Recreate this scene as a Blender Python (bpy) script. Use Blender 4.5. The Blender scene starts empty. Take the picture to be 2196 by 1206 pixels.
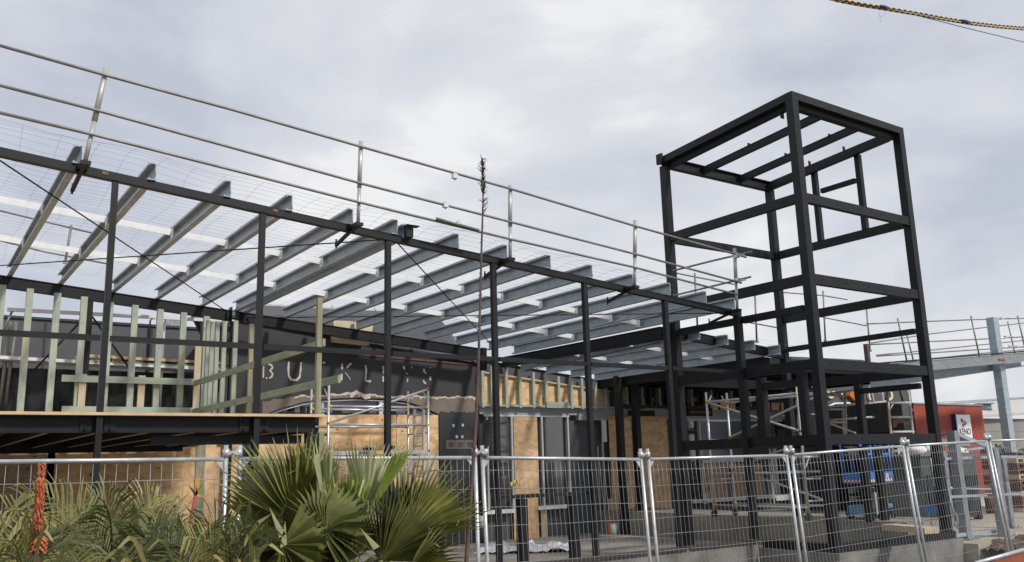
import bpy, math, random
from mathutils import Vector, Matrix
random.seed(7)
R = random.Random(11)
# ------------------------------------------------------------------ survey: photo rays on real planes
S = 1.27            # metres per survey unit
Z0 = 1.68           # camera height above the slab, survey units
F = 1889.83
PI_, RO_, HE_ = 2.04347074e-01, -2.71192929e-02, 6.09886274e-01
D_ = Vector((math.sin(HE_)*math.cos(PI_), math.cos(HE_)*math.cos(PI_), math.sin(PI_)))
_r = Vector((math.cos(HE_), -math.sin(HE_), 0.0)); _u = _r.cross(D_)
R_ = _r*math.cos(RO_) + _u*math.sin(RO_); U_ = -_r*math.sin(RO_) + _u*math.cos(RO_)
def ray(x, y): return D_ + R_*((x-1098)/F) - U_*((y-603)/F)
def OY(x, y, Y): v = ray(x, y); return v*(Y/v.y)
def OX(x, y, X): v = ray(x, y); return v*(X/v.x)
def OZ(x, y, Z): v = ray(x, y); return v*(Z/v.z)
def OD(x, y, d): v = ray(x, y); return v*(d/v.length)
ROOF = lambda X: 3.311-.0783*(X-.622)
def OR(x, y, dz=0.0):
    v = ray(x, y); s = (3.311+.0783*.622+dz)/(v.z+.0783*v.x); return v*s
def W(p): return Vector((p[0]*S, p[1]*S, (p[2]+Z0)*S))
scene = bpy.context.scene
col = scene.collection
# ------------------------------------------------------------------ materials
M = {}
def nodes(name):
    m = bpy.data.materials.new(name); m.use_nodes = True
    nt = m.node_tree; b = nt.nodes['Principled BSDF']; M[name] = m
    return m, nt, b
def tex(nt, kind, scale, stretch=(1,1,1), rot=(0,0,0), **kw):
    tc = nt.nodes.new('ShaderNodeTexCoord'); mp = nt.nodes.new('ShaderNodeMapping')
    mp.inputs['Scale'].default_value = stretch; mp.inputs['Rotation'].default_value = rot
    nt.links.new(tc.outputs['Object'], mp.inputs['Vector'])
    t = nt.nodes.new(kind); nt.links.new(mp.outputs['Vector'], t.inputs['Vector'])
    t.inputs['Scale'].default_value = scale
    for k, v in kw.items(): t.inputs[k].default_value = v
    return t
def ramp(nt, src, stops):
    r = nt.nodes.new('ShaderNodeValToRGB'); e = r.color_ramp.elements
    e[0].position, e[0].color = stops[0][0], (*stops[0][1], 1)
    e[1].position, e[1].color = stops[-1][0], (*stops[-1][1], 1)
    for p, c in stops[1:-1]:
        x = e.new(p); x.color = (*c, 1)
    nt.links.new(src, r.inputs['Fac']); return r
def mul(c, k): return tuple(max(0, min(1, a*k)) for a in c)
def mat(name, c, rough=.55, metal=0.0, var=.15, scale=5, stretch=(1,1,1), bump=0.0, second=None, spec=.5, detail=5, fine=None):
    m, nt, b = nodes(name)
    t = tex(nt, 'ShaderNodeTexNoise', scale, stretch, Detail=detail, Roughness=.6)
    r = ramp(nt, t.outputs['Fac'], [(.3, mul(c, 1-var)), (.5, c), (.72, second or mul(c, 1+var))])
    out = r.outputs['Color']
    if fine:
        t2 = tex(nt, 'ShaderNodeTexNoise', fine[0], (1,1,1), Detail=3)
        mx = nt.nodes.new('ShaderNodeMix'); mx.data_type = 'RGBA'; mx.blend_type = 'MULTIPLY'; mx.inputs['Factor'].default_value = 1
        r2 = ramp(nt, t2.outputs['Fac'], [(.35, (1-fine[1],)*3), (.65, (1,)*3)])
        nt.links.new(out, mx.inputs['A']); nt.links.new(r2.outputs['Color'], mx.inputs['B']); out = mx.outputs['Result']
    nt.links.new(out, b.inputs['Base Color'])
    b.inputs['Roughness'].default_value = rough; b.inputs['Metallic'].default_value = metal
    b.inputs['Specular IOR Level'].default_value = spec
    if bump:
        bp = nt.nodes.new('ShaderNodeBump'); bp.inputs['Strength'].default_value = bump; bp.inputs['Distance'].default_value = .02
        nt.links.new(t.outputs['Fac'], bp.inputs['Height']); nt.links.new(bp.outputs['Normal'], b.inputs['Normal'])
    return m
mat('charcoal_paint', (.0105, .0115, .014), .5, var=.3, scale=2.2, fine=(30, .25), spec=.3)
mat('rust', (.22, .12, .05), .8, var=.4, scale=20)
mat('galvanised', (.35, .415, .47), .42, .08, var=.13, scale=9, stretch=(1, .5, 1), second=(.48, .54, .59), fine=(40, .12))
mat('zinc_bright', (.76, .78, .80), .3, .0, var=.06, scale=6)
mat('galv_dull', (.30, .32, .34), .5, .35, var=.2, scale=6, fine=(25, .2))
mat('tube_steel', (.24, .235, .22), .45, .3, var=.2, scale=2, second=(.30, .30, .29), fine=(12, .12))
mat('fence_zinc', (.50, .52, .53), .38, .5, var=.15, scale=12, second=(.62, .64, .66))
mat('alu', (.60, .61, .62), .35, .5, var=.12, scale=8)
mat('alu_frame', (.62, .63, .63), .4, .1, var=.08, scale=6)
mat('cable_black', (.012, .012, .013), .5)
mat('yellow', (.70, .42, .03), .5)
mat('tape_yellow', (.75, .55, .05), .5)
mat('red_plastic', (.45, .06, .05), .5)
mat('lift_blue', (.04, .19, .58), .4, var=.15, scale=5)
mat('lift_pale_blue', (.16, .30, .48), .5, var=.15, scale=5)
mat('lift_grey', (.35, .35, .33), .5, var=.3, scale=9)
mat('white_paint', (.75, .75, .73), .5, var=.08)
mat('black_rubber', (.012, .012, .012), .7)
mat('orange_paint', (.60, .17, .03), .5, var=.2)
mat('concrete', (.19, .185, .17), .85, var=.38, scale=1.6, bump=.15, fine=(25, .2))
mat('paving', (.42, .375, .30), .8, var=.18, scale=1.3, fine=(20, .15))
mat('wire_zinc', (.30, .31, .32), .4, .3, var=.1)
mat('slab_concrete', (.30, .275, .235), .8, var=.3, scale=1.1, bump=.1, fine=(18, .2))
mat('gravel', (.22, .19, .16), .95, var=.35, scale=3, bump=.4, fine=(45, .4))
mat('dirt', (.12, .075, .045), .95, var=.5, scale=4, bump=.6, second=(.2, .15, .1), fine=(30, .5))
mat('garden_soil', (.06, .045, .03), .95, var=.4, scale=6, bump=.5)
mat('wall_dark', (.042, .045, .049), .75, var=.16, scale=2.5, fine=(60, .12))
mat('wall_grey', (.082, .084, .092), .75, var=.12, scale=1.8)
mat('wall_mid', (.09, .097, .104), .75, var=.15, scale=2.5, fine=(60, .12))
mat('panel_grey', (.34, .38, .40), .6, var=.12, scale=2.2)
mat('brown_render', (.21, .172, .145), .85, var=.14, scale=3, fine=(50, .12))
mat('scar_render', (.58, .50, .43), .9, var=.2, scale=25)
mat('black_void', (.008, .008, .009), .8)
mat('black_film', (.010, .011, .013), .28, var=.4, scale=3, stretch=(2, 1, .7), bump=.9)
mat('treated_pine', (.37, .43, .37), .75, var=.32, scale=2.4, stretch=(3, 3, .9), second=(.46, .45, .29), fine=(30, .1))
mat('weathered_pine', (.25, .25, .16), .8, var=.25, scale=2.5, stretch=(6, 6, .8), second=(.38, .34, .22))
mat('pine_rail', (.24, .29, .21), .75, var=.2, scale=2, stretch=(6, .8, 6), second=(.36, .37, .25))
mat('pine_rail_cross', (.33, .40, .34), .75, var=.2, scale=2, stretch=(.9, 6, 6), second=(.44, .45, .31))
mat('post_zinc', (.46, .46, .44), .4, .3, var=.15, scale=3)
mat('barrier_red', (.27, .07, .035), .5, var=.2)
mat('raw_pine', (.60, .42, .25), .7, var=.15, scale=3, stretch=(2, 8, 8))
mat('pale_board', (.50, .42, .29), .75, var=.2, scale=3, stretch=(9, 9, .7))
mat('red_wall', (.29, .055, .035), .7, var=.12, scale=1.5)
mat('shed_wall', (.27, .26, .24), .8, var=.15, scale=1)
mat('roof_pale', (.5, .48, .45), .6, var=.1)
mat('cream_block', (.55, .47, .33), .8, var=.12, scale=5)
mat('plastic_sheet', (.72, .73, .76), .35, var=.1, scale=6, bump=.5)
mat('bin_grey', (.13, .14, .145), .6, var=.15, scale=4)
mat('brown_pipe', (.16, .06, .04), .6)
mat('brick_stack', (.16, .08, .06), .85, var=.3, scale=8)
mat('sign_white', (.8, .8, .78), .35, var=.03)
mat('sign_blue', (.012, .03, .14), .35)
mat('sign_ink', (.02, .02, .03), .5)
mat('letter_cream', (.72, .62, .42), .5)
mat('far_green', (.05, .075, .03), .9, var=.4, scale=4)
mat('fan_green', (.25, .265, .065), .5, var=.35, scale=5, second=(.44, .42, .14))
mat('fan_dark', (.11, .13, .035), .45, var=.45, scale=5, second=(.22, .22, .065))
mat('fan_pale', (.34, .36, .18), .5, var=.25, scale=5)
mat('fan_bright', (.28, .36, .07), .45, var=.3, scale=6)
mat('frond_green', (.15, .165, .045), .5, var=.4, scale=6, second=(.22, .22, .07))
mat('frond_olive', (.31, .27, .09), .5, var=.3, scale=6, second=(.38, .33, .14))
mat('frond_dark', (.075, .088, .03), .5, var=.4, scale=6)
mat('fibre', (.5, .42, .26), .8)
mat('stalk_brown', (.10, .062, .055), .7, var=.35, scale=9, second=(.15, .10, .085))
mat('stalk_dark', (.035, .028, .022), .8, var=.3, scale=12)
mat('poker_orange', (.48, .12, .05), .6, var=.25, scale=14, second=(.68, .24, .13))
mat('beak_flower', (.62, .30, .03), .5); mat('beak_red', (.35, .05, .05), .5)
def ply(name, c, dark, knots=True, warm=1.0):
    m, nt, b = nodes(name)
    t = tex(nt, 'ShaderNodeTexNoise', 1.2, (1, 1, 3.2), Detail=8, Roughness=.62, Distortion=1.1)
    r = ramp(nt, t.outputs['Fac'], [(.28, dark), (.42, mul(c, .82)), (.55, c), (.75, mul(c, 1.18))])
    w = tex(nt, 'ShaderNodeTexWave', 1.4, (.6, .6, 3.0), Distortion=9, Detail=3)
    r2 = ramp(nt, w.outputs['Fac'], [(.0, (.8, .76, .7)), (.35, (1, 1, 1)), (1, (1, 1, 1))])
    mx = nt.nodes.new('ShaderNodeMix'); mx.data_type = 'RGBA'; mx.blend_type = 'MULTIPLY'; mx.inputs['Factor'].default_value = .75
    nt.links.new(r.outputs['Color'], mx.inputs['A']); nt.links.new(r2.outputs['Color'], mx.inputs['B'])
    out = mx.outputs['Result']
    if knots:
        v = tex(nt, 'ShaderNodeTexVoronoi', 2.8, (1, .2, 1.3))
        k = ramp(nt, v.outputs['Distance'], [(.06, (.30, .18, .10)), (.12, (1, 1, 1))])
        m2 = nt.nodes.new('ShaderNodeMix'); m2.data_type = 'RGBA'; m2.blend_type = 'MULTIPLY'; m2.inputs['Factor'].default_value = 1
        nt.links.new(out, m2.inputs['A']); nt.links.new(k.outputs['Color'], m2.inputs['B']); out = m2.outputs['Result']
    nt.links.new(out, b.inputs['Base Color']); b.inputs['Roughness'].default_value = .7
ply('plywood', (.78, .53, .30), (.55, .32, .15))
ply('plywood_warm', (.73, .47, .24), (.48, .27, .12))
ply('plywood_old', (.44, .32, .20), (.2, .12, .06))
def glass(name, c, rough=.06):
    m, nt, b = nodes(name)
    t = tex(nt, 'ShaderNodeTexNoise', .8, (1, 1, 1), Detail=3)
    bp = nt.nodes.new('ShaderNodeBump'); bp.inputs['Strength'].default_value = .04; bp.inputs['Distance'].default_value = .05
    nt.links.new(t.outputs['Fac'], bp.inputs['Height']); nt.links.new(bp.outputs['Normal'], b.inputs['Normal'])
    b.inputs['Base Color'].default_value = (*c, 1); b.inputs['Roughness'].default_value = rough
    b.inputs['Specular IOR Level'].default_value = .6; b.inputs['IOR'].default_value = 2.1
glass('dark_glass', (.018, .016, .015)); glass('sky_tint_glass', (.06, .078, .135), .25)  # second glass: blue base colour stands in for sky reflected in the panes
# corrugated roof
def corrugated(name, c, axis, freq):
    m, nt, b = nodes(name)
    t = tex(nt, 'ShaderNodeTexWave', freq); t.bands_direction = axis
    r = ramp(nt, t.outputs['Fac'], [(.1, mul(c, .55)), (.6, c), (1, mul(c, 1.2))])
    nt.links.new(r.outputs['Color'], b.inputs['Base Color'])
    bp = nt.nodes.new('ShaderNodeBump'); bp.inputs['Strength'].default_value = .8; bp.inputs['Distance'].default_value = .04
    nt.links.new(t.outputs['Fac'], bp.inputs['Height']); nt.links.new(bp.outputs['Normal'], b.inputs['Normal'])
    b.inputs['Roughness'].default_value = .5
corrugated('roof_corrugated', (.045, .047, .052), 'Z', 3.2)
corrugated('bin_ribbed', (.13, .14, .145), 'X', 6)
# translucent leaves
for n in ('fan_green', 'fan_dark', 'fan_pale', 'fan_bright', 'frond_green', 'frond_olive', 'frond_dark'):
    m = M[n]; nt = m.node_tree; b = nt.nodes['Principled BSDF']
    tr = nt.nodes.new('ShaderNodeBsdfTranslucent'); ms = nt.nodes.new('ShaderNodeMixShader'); ms.inputs['Fac'].default_value = .22
    src = b.inputs['Base Color'].links[0].from_socket
    nt.links.new(src, tr.inputs['Color']); nt.links.new(b.outputs[0], ms.inputs[1]); nt.links.new(tr.outputs[0], ms.inputs[2])
    nt.links.new(ms.outputs[0], nt.nodes['Material Output'].inputs['Surface'])
# ------------------------------------------------------------------ mesh builder
V = Vector
class MB:
    def __init__(s): s.v = []; s.f = []; s.mi = []; s.sm = []; s.m = 0
    def add(s, vs, fs, smooth=False):
        o = len(s.v); s.v += [V(p) for p in vs]
        for f in fs: s.f.append([o+i for i in f]); s.mi.append(s.m); s.sm.append(smooth)
    def box(s, x0, x1, y0, y1, z0, z1):
        s.add([(x0,y0,z0),(x1,y0,z0),(x1,y1,z0),(x0,y1,z0),(x0,y0,z1),(x1,y0,z1),(x1,y1,z1),(x0,y1,z1)],
              [(0,3,2,1),(4,5,6,7),(0,1,5,4),(1,2,6,5),(2,3,7,6),(3,0,4,7)])
    def prof(s, p0, p1, pts, up=(0,0,1)):
        p0, p1 = V(p0), V(p1); d = (p1-p0).normalized(); up = V(up)
        sd = d.cross(up)
        if sd.length < 1e-4: sd = d.cross(V((0,1,0)))
        sd.normalize(); u = sd.cross(d).normalized()
        n = len(pts); vs = [p0+sd*a+u*b for a, b in pts]+[p1+sd*a+u*b for a, b in pts]
        fs = [(i, (i+1) % n, n+(i+1) % n, n+i) for i in range(n)]
        s.add(vs, fs+[tuple(range(n))[::-1], tuple(range(n, 2*n))])
    def bar(s, p0, p1, w, h, up=(0,0,1)):
        s.prof(p0, p1, [(-w/2,-h/2),(w/2,-h/2),(w/2,h/2),(-w/2,h/2)], up)
    def tube(s, p0, p1, r, n=8, r1=None, cap=True):
        s.path([p0, p1], r, n, r1)
    def path(s, ps, r, n=8, r1=None, rs=None):
        ps = [V(p) for p in ps]; m = len(ps); vs = []; prev = None
        for i, p in enumerate(ps):
            d = (ps[min(i+1, m-1)]-ps[max(i-1, 0)])
            d = d.normalized() if d.length > 1e-9 else V((0,0,1))
            if prev is None: a = d.cross(V((0,0,1))) if abs(d.z) < .9 else d.cross(V((1,0,0)))
            else: a = prev-d*prev.dot(d)
            a.normalize(); prev = a; b = d.cross(a)
            rr = rs[i] if rs else (r if r1 is None else r+(r1-r)*i/(m-1))
            vs += [p+(a*math.cos(t)+b*math.sin(t))*rr for t in [2*math.pi*k/n for k in range(n)]]
        fs = [(i*n+k, i*n+(k+1) % n, (i+1)*n+(k+1) % n, (i+1)*n+k) for i in range(m-1) for k in range(n)]
        s.add(vs, fs, True); o = len(s.v)-len(vs)
        for f in (tuple(range(n))[::-1], tuple(range((m-1)*n, m*n))): s.f.append([o+i for i in f]); s.mi.append(s.m); s.sm.append(False)
    def prism(s, pts, off):
        pts = [V(p) for p in pts]; off = V(off); n = len(pts)
        s.add(pts+[p+off for p in pts], [tuple(range(n)), tuple(range(n, 2*n))[::-1]]+[(i, n+i, n+(i+1) % n, (i+1) % n) for i in range(n)])
    def ball(s, c, r, n=8, sx=1, sy=1, sz=1):
        c = V(c); vs = []; fs = []; m = n//2+1
        for i in range(m+1):
            t = math.pi*i/m
            for k in range(n):
                a = 2*math.pi*k/n; vs.append(c+V((math.sin(t)*math.cos(a)*sx, math.sin(t)*math.sin(a)*sy, math.cos(t)*sz))*r)
        for i in range(m):
            for k in range(n): fs.append((i*n+k, i*n+(k+1) % n, (i+1)*n+(k+1) % n, (i+1)*n+k))
        s.add(vs, fs, True)
    def build(s, name, mats, parent=None, label=None):
        if isinstance(mats, str): mats = [mats]
        vs = [W(p) for p in s.v]
        if parent is None:
            xs = [p.x for p in vs]; ys = [p.y for p in vs]; base = V(((min(xs)+max(xs))/2, (min(ys)+max(ys))/2, min(p.z for p in vs)))
        else: base = wloc(parent)
        me = bpy.data.meshes.new(name); me.from_pydata([p-base for p in vs], [], s.f)
        for m in mats: me.materials.append(M[m])
        me.polygons.foreach_set('material_index', s.mi); me.polygons.foreach_set('use_smooth', s.sm); me.update()
        o = bpy.data.objects.new(name, me); col.objects.link(o)
        if parent is None: o.location = base; WL[o.name] = base
        else: o.parent = parent; WL[o.name] = base
        if label: o['label'] = label
        return o
WL = {}
def wloc(o): return WL[o.name]
def thing(name, label, cat, base, group=None):
    o = bpy.data.objects.new(name, None); o.empty_display_size = .2; col.objects.link(o)
    b = W(base); o.location = b; WL[o.name] = b; o['label'] = label; o['category'] = cat
    if group: o['group'] = group
    return o
def tag(o, label, cat, group=None, kind=None):
    if label: o['label'] = label
    if cat: o['category'] = cat
    if group: o['group'] = group
    if kind: o['kind'] = kind
    return o
def struct(o): o['kind'] = 'structure'; return o
def bx(*a):
    m = MB(); m.box(*a); return m
def barm(*a, **k):
    m = MB(); m.bar(*a, **k); return m
def tubem(*a, **k):
    m = MB(); m.tube(*a, **k); return m
def pxpoly(pts, Y, off=(0, .02, 0)):
    m = MB(); m.prism([OY(x, y, Y) for x, y in pts], off); return m
def pxbox(x0, y0, x1, y1, Y, d=.03, ):          # upright rectangle on plane Y from two corners
    a = OY(x0, y0, Y); b = OY(x1, y1, Y); m = MB(); m.box(min(a.x,b.x), max(a.x,b.x), Y, Y+d, min(a.z,b.z), max(a.z,b.z)); return m
def Cprof(h, w, t, left=True):   # channel, web on the right, flanges to the left
    k = 1 if left else -1
    return [(0,0),(0,h),(-w*k,h),(-w*k,h-.028),(-w*k+t*k,h-.028),(-w*k+t*k,h-t),(-t*k,h-t),(-t*k,t),(-w*k+t*k,t),(-w*k+t*k,.028),(-w*k,.028),(-w*k,0)]
def Iprof(h, w, t, tw):
    return [(-w/2,0),(w/2,0),(w/2,t),(tw/2,t),(tw/2,h-t),(w/2,h-t),(w/2,h),(-w/2,h),(-w/2,h-t),(-tw/2,h-t),(-tw/2,t),(-w/2,t)]

# ================================================================== SETTING
G = -1.80
m = MB(); m.add([(-200,-60,G),(300,-60,G),(300,300,G),(-200,300,G)], [(0,1,2,3)]); struct(m.build('ground', 'gravel'))
struct(bx(-6, 14.35, 10.02, 17.3, G-.1, -1.68).build('concrete_slab', 'slab_concrete'))
struct(bx(14.35, 15.75, 8.95, 20.0, G-.1, -1.17).build('raised_floor', 'slab_concrete'))
struct(bx(15.75, 34, 8.1, 12.2, G-.1, -1.50).build('pavement', 'paving'))
struct(bx(15.75, 60, 12.2, 40, G-.1, -1.53).build('yard', 'gravel'))
struct(bx(14.9, 15.75, 8.1, 8.95, G-.1, -1.503).build('pavement_corner', 'paving'))
# dirt bank
def heap(name, x0, x1, y0, y1, zf, mt, nx=60, ny=26):
    m = MB(); rr = random.Random(5)
    g = [[rr.uniform(-1, 1) for _ in range(ny+1)] for _ in range(nx+1)]
    vs = []
    for i in range(nx+1):
        for j in range(ny+1):
            x = x0+(x1-x0)*i/nx; y = y0+(y1-y0)*j/ny
            n = g[i][j]*.5+g[max(i-1,0)][j]*.25+g[i][max(j-1,0)]*.25
            vs.append((x, y, zf(x, y, n)))
    m.add(vs, [(i*(ny+1)+j, (i+1)*(ny+1)+j, (i+1)*(ny+1)+j+1, i*(ny+1)+j+1) for i in range(nx) for j in range(ny)], True)
    return m.build(name, mt)
struct(heap('dirt_bank', 14.95, 24, 5.2, 8.12, lambda x, y, n: -1.79+.27*max(0, min(1, (y-5.6)/2.2))+.11*n*(1 if 5.3 < y < 8.0 else .2)+.05*math.sin(x*2.1+y*3)+.04*math.sin(x*7+y*5)*math.sin(y*6), 'dirt', 150, 60))
struct(heap('garden_bed', -3, 8, 1.2, 5.7, lambda x, y, n: -1.78+.03*n, 'garden_soil', 60, 30))
# kerb walls (concrete upstand)
w = thing('retaining_wall', 'low board-formed concrete upstand under the long awning frame', 'retaining wall', (5, 9.95, G))
bx(-6, 11.52, 9.84, 10.0, G, -1.335).build('upstand', 'concrete', w)
bx(-6, 9.93, 9.80, 10.04, -1.333, -1.30).build('capping', 'stalk_dark', w); bx(10.0, 11.5, 9.80, 10.04, -1.333, -1.30).build('capping', 'stalk_dark', w)
w = thing('retaining_wall', 'pale stained concrete plinth wall under the tall square tower frame', 'retaining wall', (13.2, 8.4, G))
m = MB(); m.box(11.52, 14.90, 8.34, 8.6, G-.1, -1.42); m.box(11.52, 11.72, 8.6, 9.82, G-.1, -1.42); m.box(14.7, 14.90, 8.6, 8.94, G-.1, -1.42); m.build('upstand', 'concrete', w)
m = MB(); m.box(11.6, 14.85, 8.42, 8.62, -1.418, -1.30); m.box(11.6, 11.8, 8.62, 9.8, -1.418, -1.30); m.build('waterproof_strip', 'charcoal_paint', w)
m = MB(); m.box(11.8, 14.34, 8.62, 9.98, G, -1.60); tag(m.build('bitumen_floor', 'black_void'), None, None, kind='structure')
m = MB(); m.box(14.30, 14.347, 8.95, 17, -1.68, -1.16); m.build('kerb_edge', 'slab_concrete', w)

# ================================================================== AWNING FRAME
fr = thing('awning_frame', 'long charcoal steel awning frame with raking top beam and rows of galvanised purlins', 'steel frame', (5, 10, -1.3))
PX = [1.735, 3.38, 5.04, 6.67, 8.305, 9.955, 11.66]
for i, x in enumerate(PX):
    h = .056 if i == 6 else .031+.0013*i
    o = bx(x-h, x+h, 10-h, 10+h, -1.299, ROOF(x)-.088).build('post', 'charcoal_paint', fr)
for i in range(-1, 6):                             # mid rail in lengths between posts
    a = PX[i]+.05 if i >= 0 else -2.2; b = PX[i+1]-.05
    barm((a, 9.985, 1.405), (b, 9.985, 1.405), .06, .058).build('mid_rail', 'charcoal_paint', fr)
barm((-2.2, 10, ROOF(-2.2)-.045), (11.72, 10, ROOF(11.72)-.045), .09, .09).build('top_beam', 'charcoal_paint', fr)
m = MB()
for x in (1.62, 3.52): m.bar((x-.03, 9.953, ROOF(x)-.03), (x+.03, 9.953, ROOF(x+.08)-.03), .006, .035)
m.build('rust_patch', 'rust', fr)
# purlins
PU = [-.98, -.2, .59, 1.373, 2.136, 2.974, 3.722, 4.519, 5.151, 6.078, 6.874, 7.637, 8.422, 9.24, 10.037, 10.858, 11.544]
for x in PU:
    z = ROOF(x)+.002
    m = MB(); m.prof((x, 9.93, z), (x, 16.56 if x < 10.7 else 16.5, z), Cprof(.20, .078, .012)); m.build('purlin', 'galvanised', fr)
for x in PU[2:]:
    z = ROOF(x); m = MB(); m.box(x+.001, x+.009, 9.975, 10.025, z, z+.15); m.box(x-.07, x+.012, 9.97, 10.03, z-.001, z+.012)
    m.build('cleat', 'galv_dull', fr)
m = MB(); m.prof((5.30, 9.94, ROOF(5.3)-.02), (5.30, 16.4, ROOF(5.3)-.02), Cprof(.19, .078, .012)); m.build('purlin', 'galvanised', fr)
m = MB(); m.box(5.24, 5.34, 9.86, 9.93, ROOF(5.3)-.02, ROOF(5.3)+.13); m.box(5.24, 5.42, 9.84, 9.93, ROOF(5.3)+.13, ROOF(5.3)+.145); m.build('purlin_bracket', 'charcoal_paint', fr)
for yy in (12.25, 14.25):
    for a, b in zip(PU[:-1], PU[1:]):
        m = MB(); b2 = b-.08
        m.bar((a+.004, yy, ROOF(a)+.1), (b2, yy, ROOF(b2)+.1), .006, .09)
        m.bar((a+.004, yy+.02, ROOF(a)+.135), (b2, yy+.02, ROOF(b2)+.135), .04, .006)
        m.box(b2-.012, b2, yy-.05, yy+.05, ROOF(b2)+.02, ROOF(b2)+.15); m.box(a+.004, a+.014, yy-.05, yy+.05, ROOF(a)+.03, ROOF(a)+.14)
        m.build('bridging', 'zinc_bright', fr)
# back beam in two lengths
for a, b in ((-2.2, 5.0), (5.14, 10.62)):
    m = MB(); m.prof((a, 16.46, ROOF(a)-.2), (b, 16.46, ROOF(b)-.2), Iprof(.2, .1, .014, .06)); m.build('back_beam', 'charcoal_paint', fr)
m = MB(); m.box(5.0, 5.02, 16.38, 16.54, ROOF(5)-.24, ROOF(5)+.06); m.box(5.12, 5.14, 16.38, 16.54, ROOF(5)-.24, ROOF(5)+.06)
for z in (-.05, -.13):
    for x in (4.93, 5.21): m.tube((x, 16.40, ROOF(5)+z), (x, 16.35, ROOF(5)+z), .022, 6)
m.build('splice_plate', ['charcoal_paint'], fr)
for x in (2.58, 5.07): bx(x-.05, x+.05, 16.42, 16.5, .634 if x < 3 else -1.68, ROOF(x)-.2).build('back_post', 'charcoal_paint', fr)
m = MB()
for s in (-1, 1): m.tube((2.58+.05*s, 16.45, 2.68), (2.58+.75*s, 16.45, 1.75), .018, 6)
m.build('knee_brace', 'charcoal_paint', fr)
bx(10.6, 10.72, 16.4, 16.52, 2.05, ROOF(10.6)+.02).build('end_plate', 'charcoal_paint', fr)
m = MB(); m.prof((11.5, 11.66, 2.17), (11.5, 16.9, 2.19), Iprof(.235, .12, .016, .08)); m.build('side_beam', 'charcoal_paint', fr)
# lower bay: purlins
ZL = lambda X: 2.15-.078*(X-11.87)
PL = [12.0, 12.75, 13.5, 14.24]
for x in PL:
    m = MB(); m.prof((x, 11.2, ZL(x)), (x, 16.9, ZL(x)), Cprof(.19, .07, .012)); m.build('purlin', 'galvanised', fr)
for yy in (12.9, 14.6):
    for a, b in zip([11.56]+PL[:-1], PL):
        m = MB(); m.bar((a+.004, yy, ZL(a)+.1), (b-.065, yy, ZL(b)+.1), .006, .075); m.build('bridging', 'zinc_bright', fr)
bx(14.32, 14.5, 11.7, 16.9, 1.78, 1.98).build('eaves_beam', 'charcoal_paint', fr)
# brace rods
def rod(p, q, r=.009, pl=True):
    m = MB(); m.tube(p, q, r, 6); d = (V(q)-V(p)).normalized()
    if pl:
        for c, s in ((V(p), 1), (V(q), -1)): m.bar(c, c+d*s*.14, .035, .012)
    m.build('brace_rod', 'charcoal_paint', fr)
rod(OR(-40, 318, -.06), OR(486, 668, -.10)); rod(OR(-60, 574, -.06), OR(826, 514, -.06)); rod(OR(845, 514, -.05), OR(1050, 735, -.1))
rod(OR(530, 682, -.1), OR(1562, 672, -.06)); rod((11.58, 11.8, 2.14), (11.95, 16.7, 2.10), .008)
# low balustrade frame by the awning
lf = thing('low_frame', 'short charcoal frame of two stub posts and a rail standing before the windows', 'frame', (7.6, 10.1, -1.3))
for x in (7.13, 8.02): bx(x-.06, x+.06, 10.06, 10.18, -1.35, -.47).build('stub_post', 'charcoal_paint', lf)
barm((6.75, 10.12, -.44), (8.28, 10.12, -.44), .1, .045).build('rail', 'charcoal_paint', lf)
# safety wire mesh over the purlins
m = MB(); rr = random.Random(3)
def meshz(x, y):
    e = max(0, (10.9-y)/1.1)
    return ROOF(x)+.22+.10*math.sin(min(1, e)*3.0)*(1+.5*math.sin(x*1.3))+.02*math.sin(x*4)+.015*math.sin(y*3+x)
X0, X1 = -1.0, 11.2
y = 9.95
while y < 16.5:
    pts = []; off = rr.uniform(-.02, .02)
    for k in range(37):
        x = X0+(X1-X0)*k/36; pts.append((x, y+off+.02*math.sin(x*5+y*9), meshz(x, y)))
    m.path(pts, .0015, 3); y += .15
x = X0
while x < X1:
    pts = []; o1 = rr.uniform(-.04, .04)
    for k in range(25):
        y = 9.95+6.4*k/24; xx = x+o1+.03*math.sin(y*2.2+x*3); pts.append((xx, y, meshz(xx, y)+.004))
    m.path(pts, .0016, 3); x += .36
tag(m.build('safety_mesh', 'galv_dull'), 'fine wire safety mesh rolled out over the galvanised purlins', 'wire mesh')
# lower roof mesh
m = MB()
for k in range(26):
    y = 11.3+k*.2; m.path([(12.05, y, 2.36), (13.3, y, 2.28), (15.4, y, 2.13)], .0016, 3)
for k in range(12):
    x = 12.1+k*.28; m.path([(x, 11.3, ZL(x)+.19), (x, 16.6, ZL(x)+.19)], .0016, 3)
tag(m.build('safety_mesh', 'galv_dull'), 'smaller piece of wire safety mesh on the low roof behind the tower', 'wire mesh')

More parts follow.
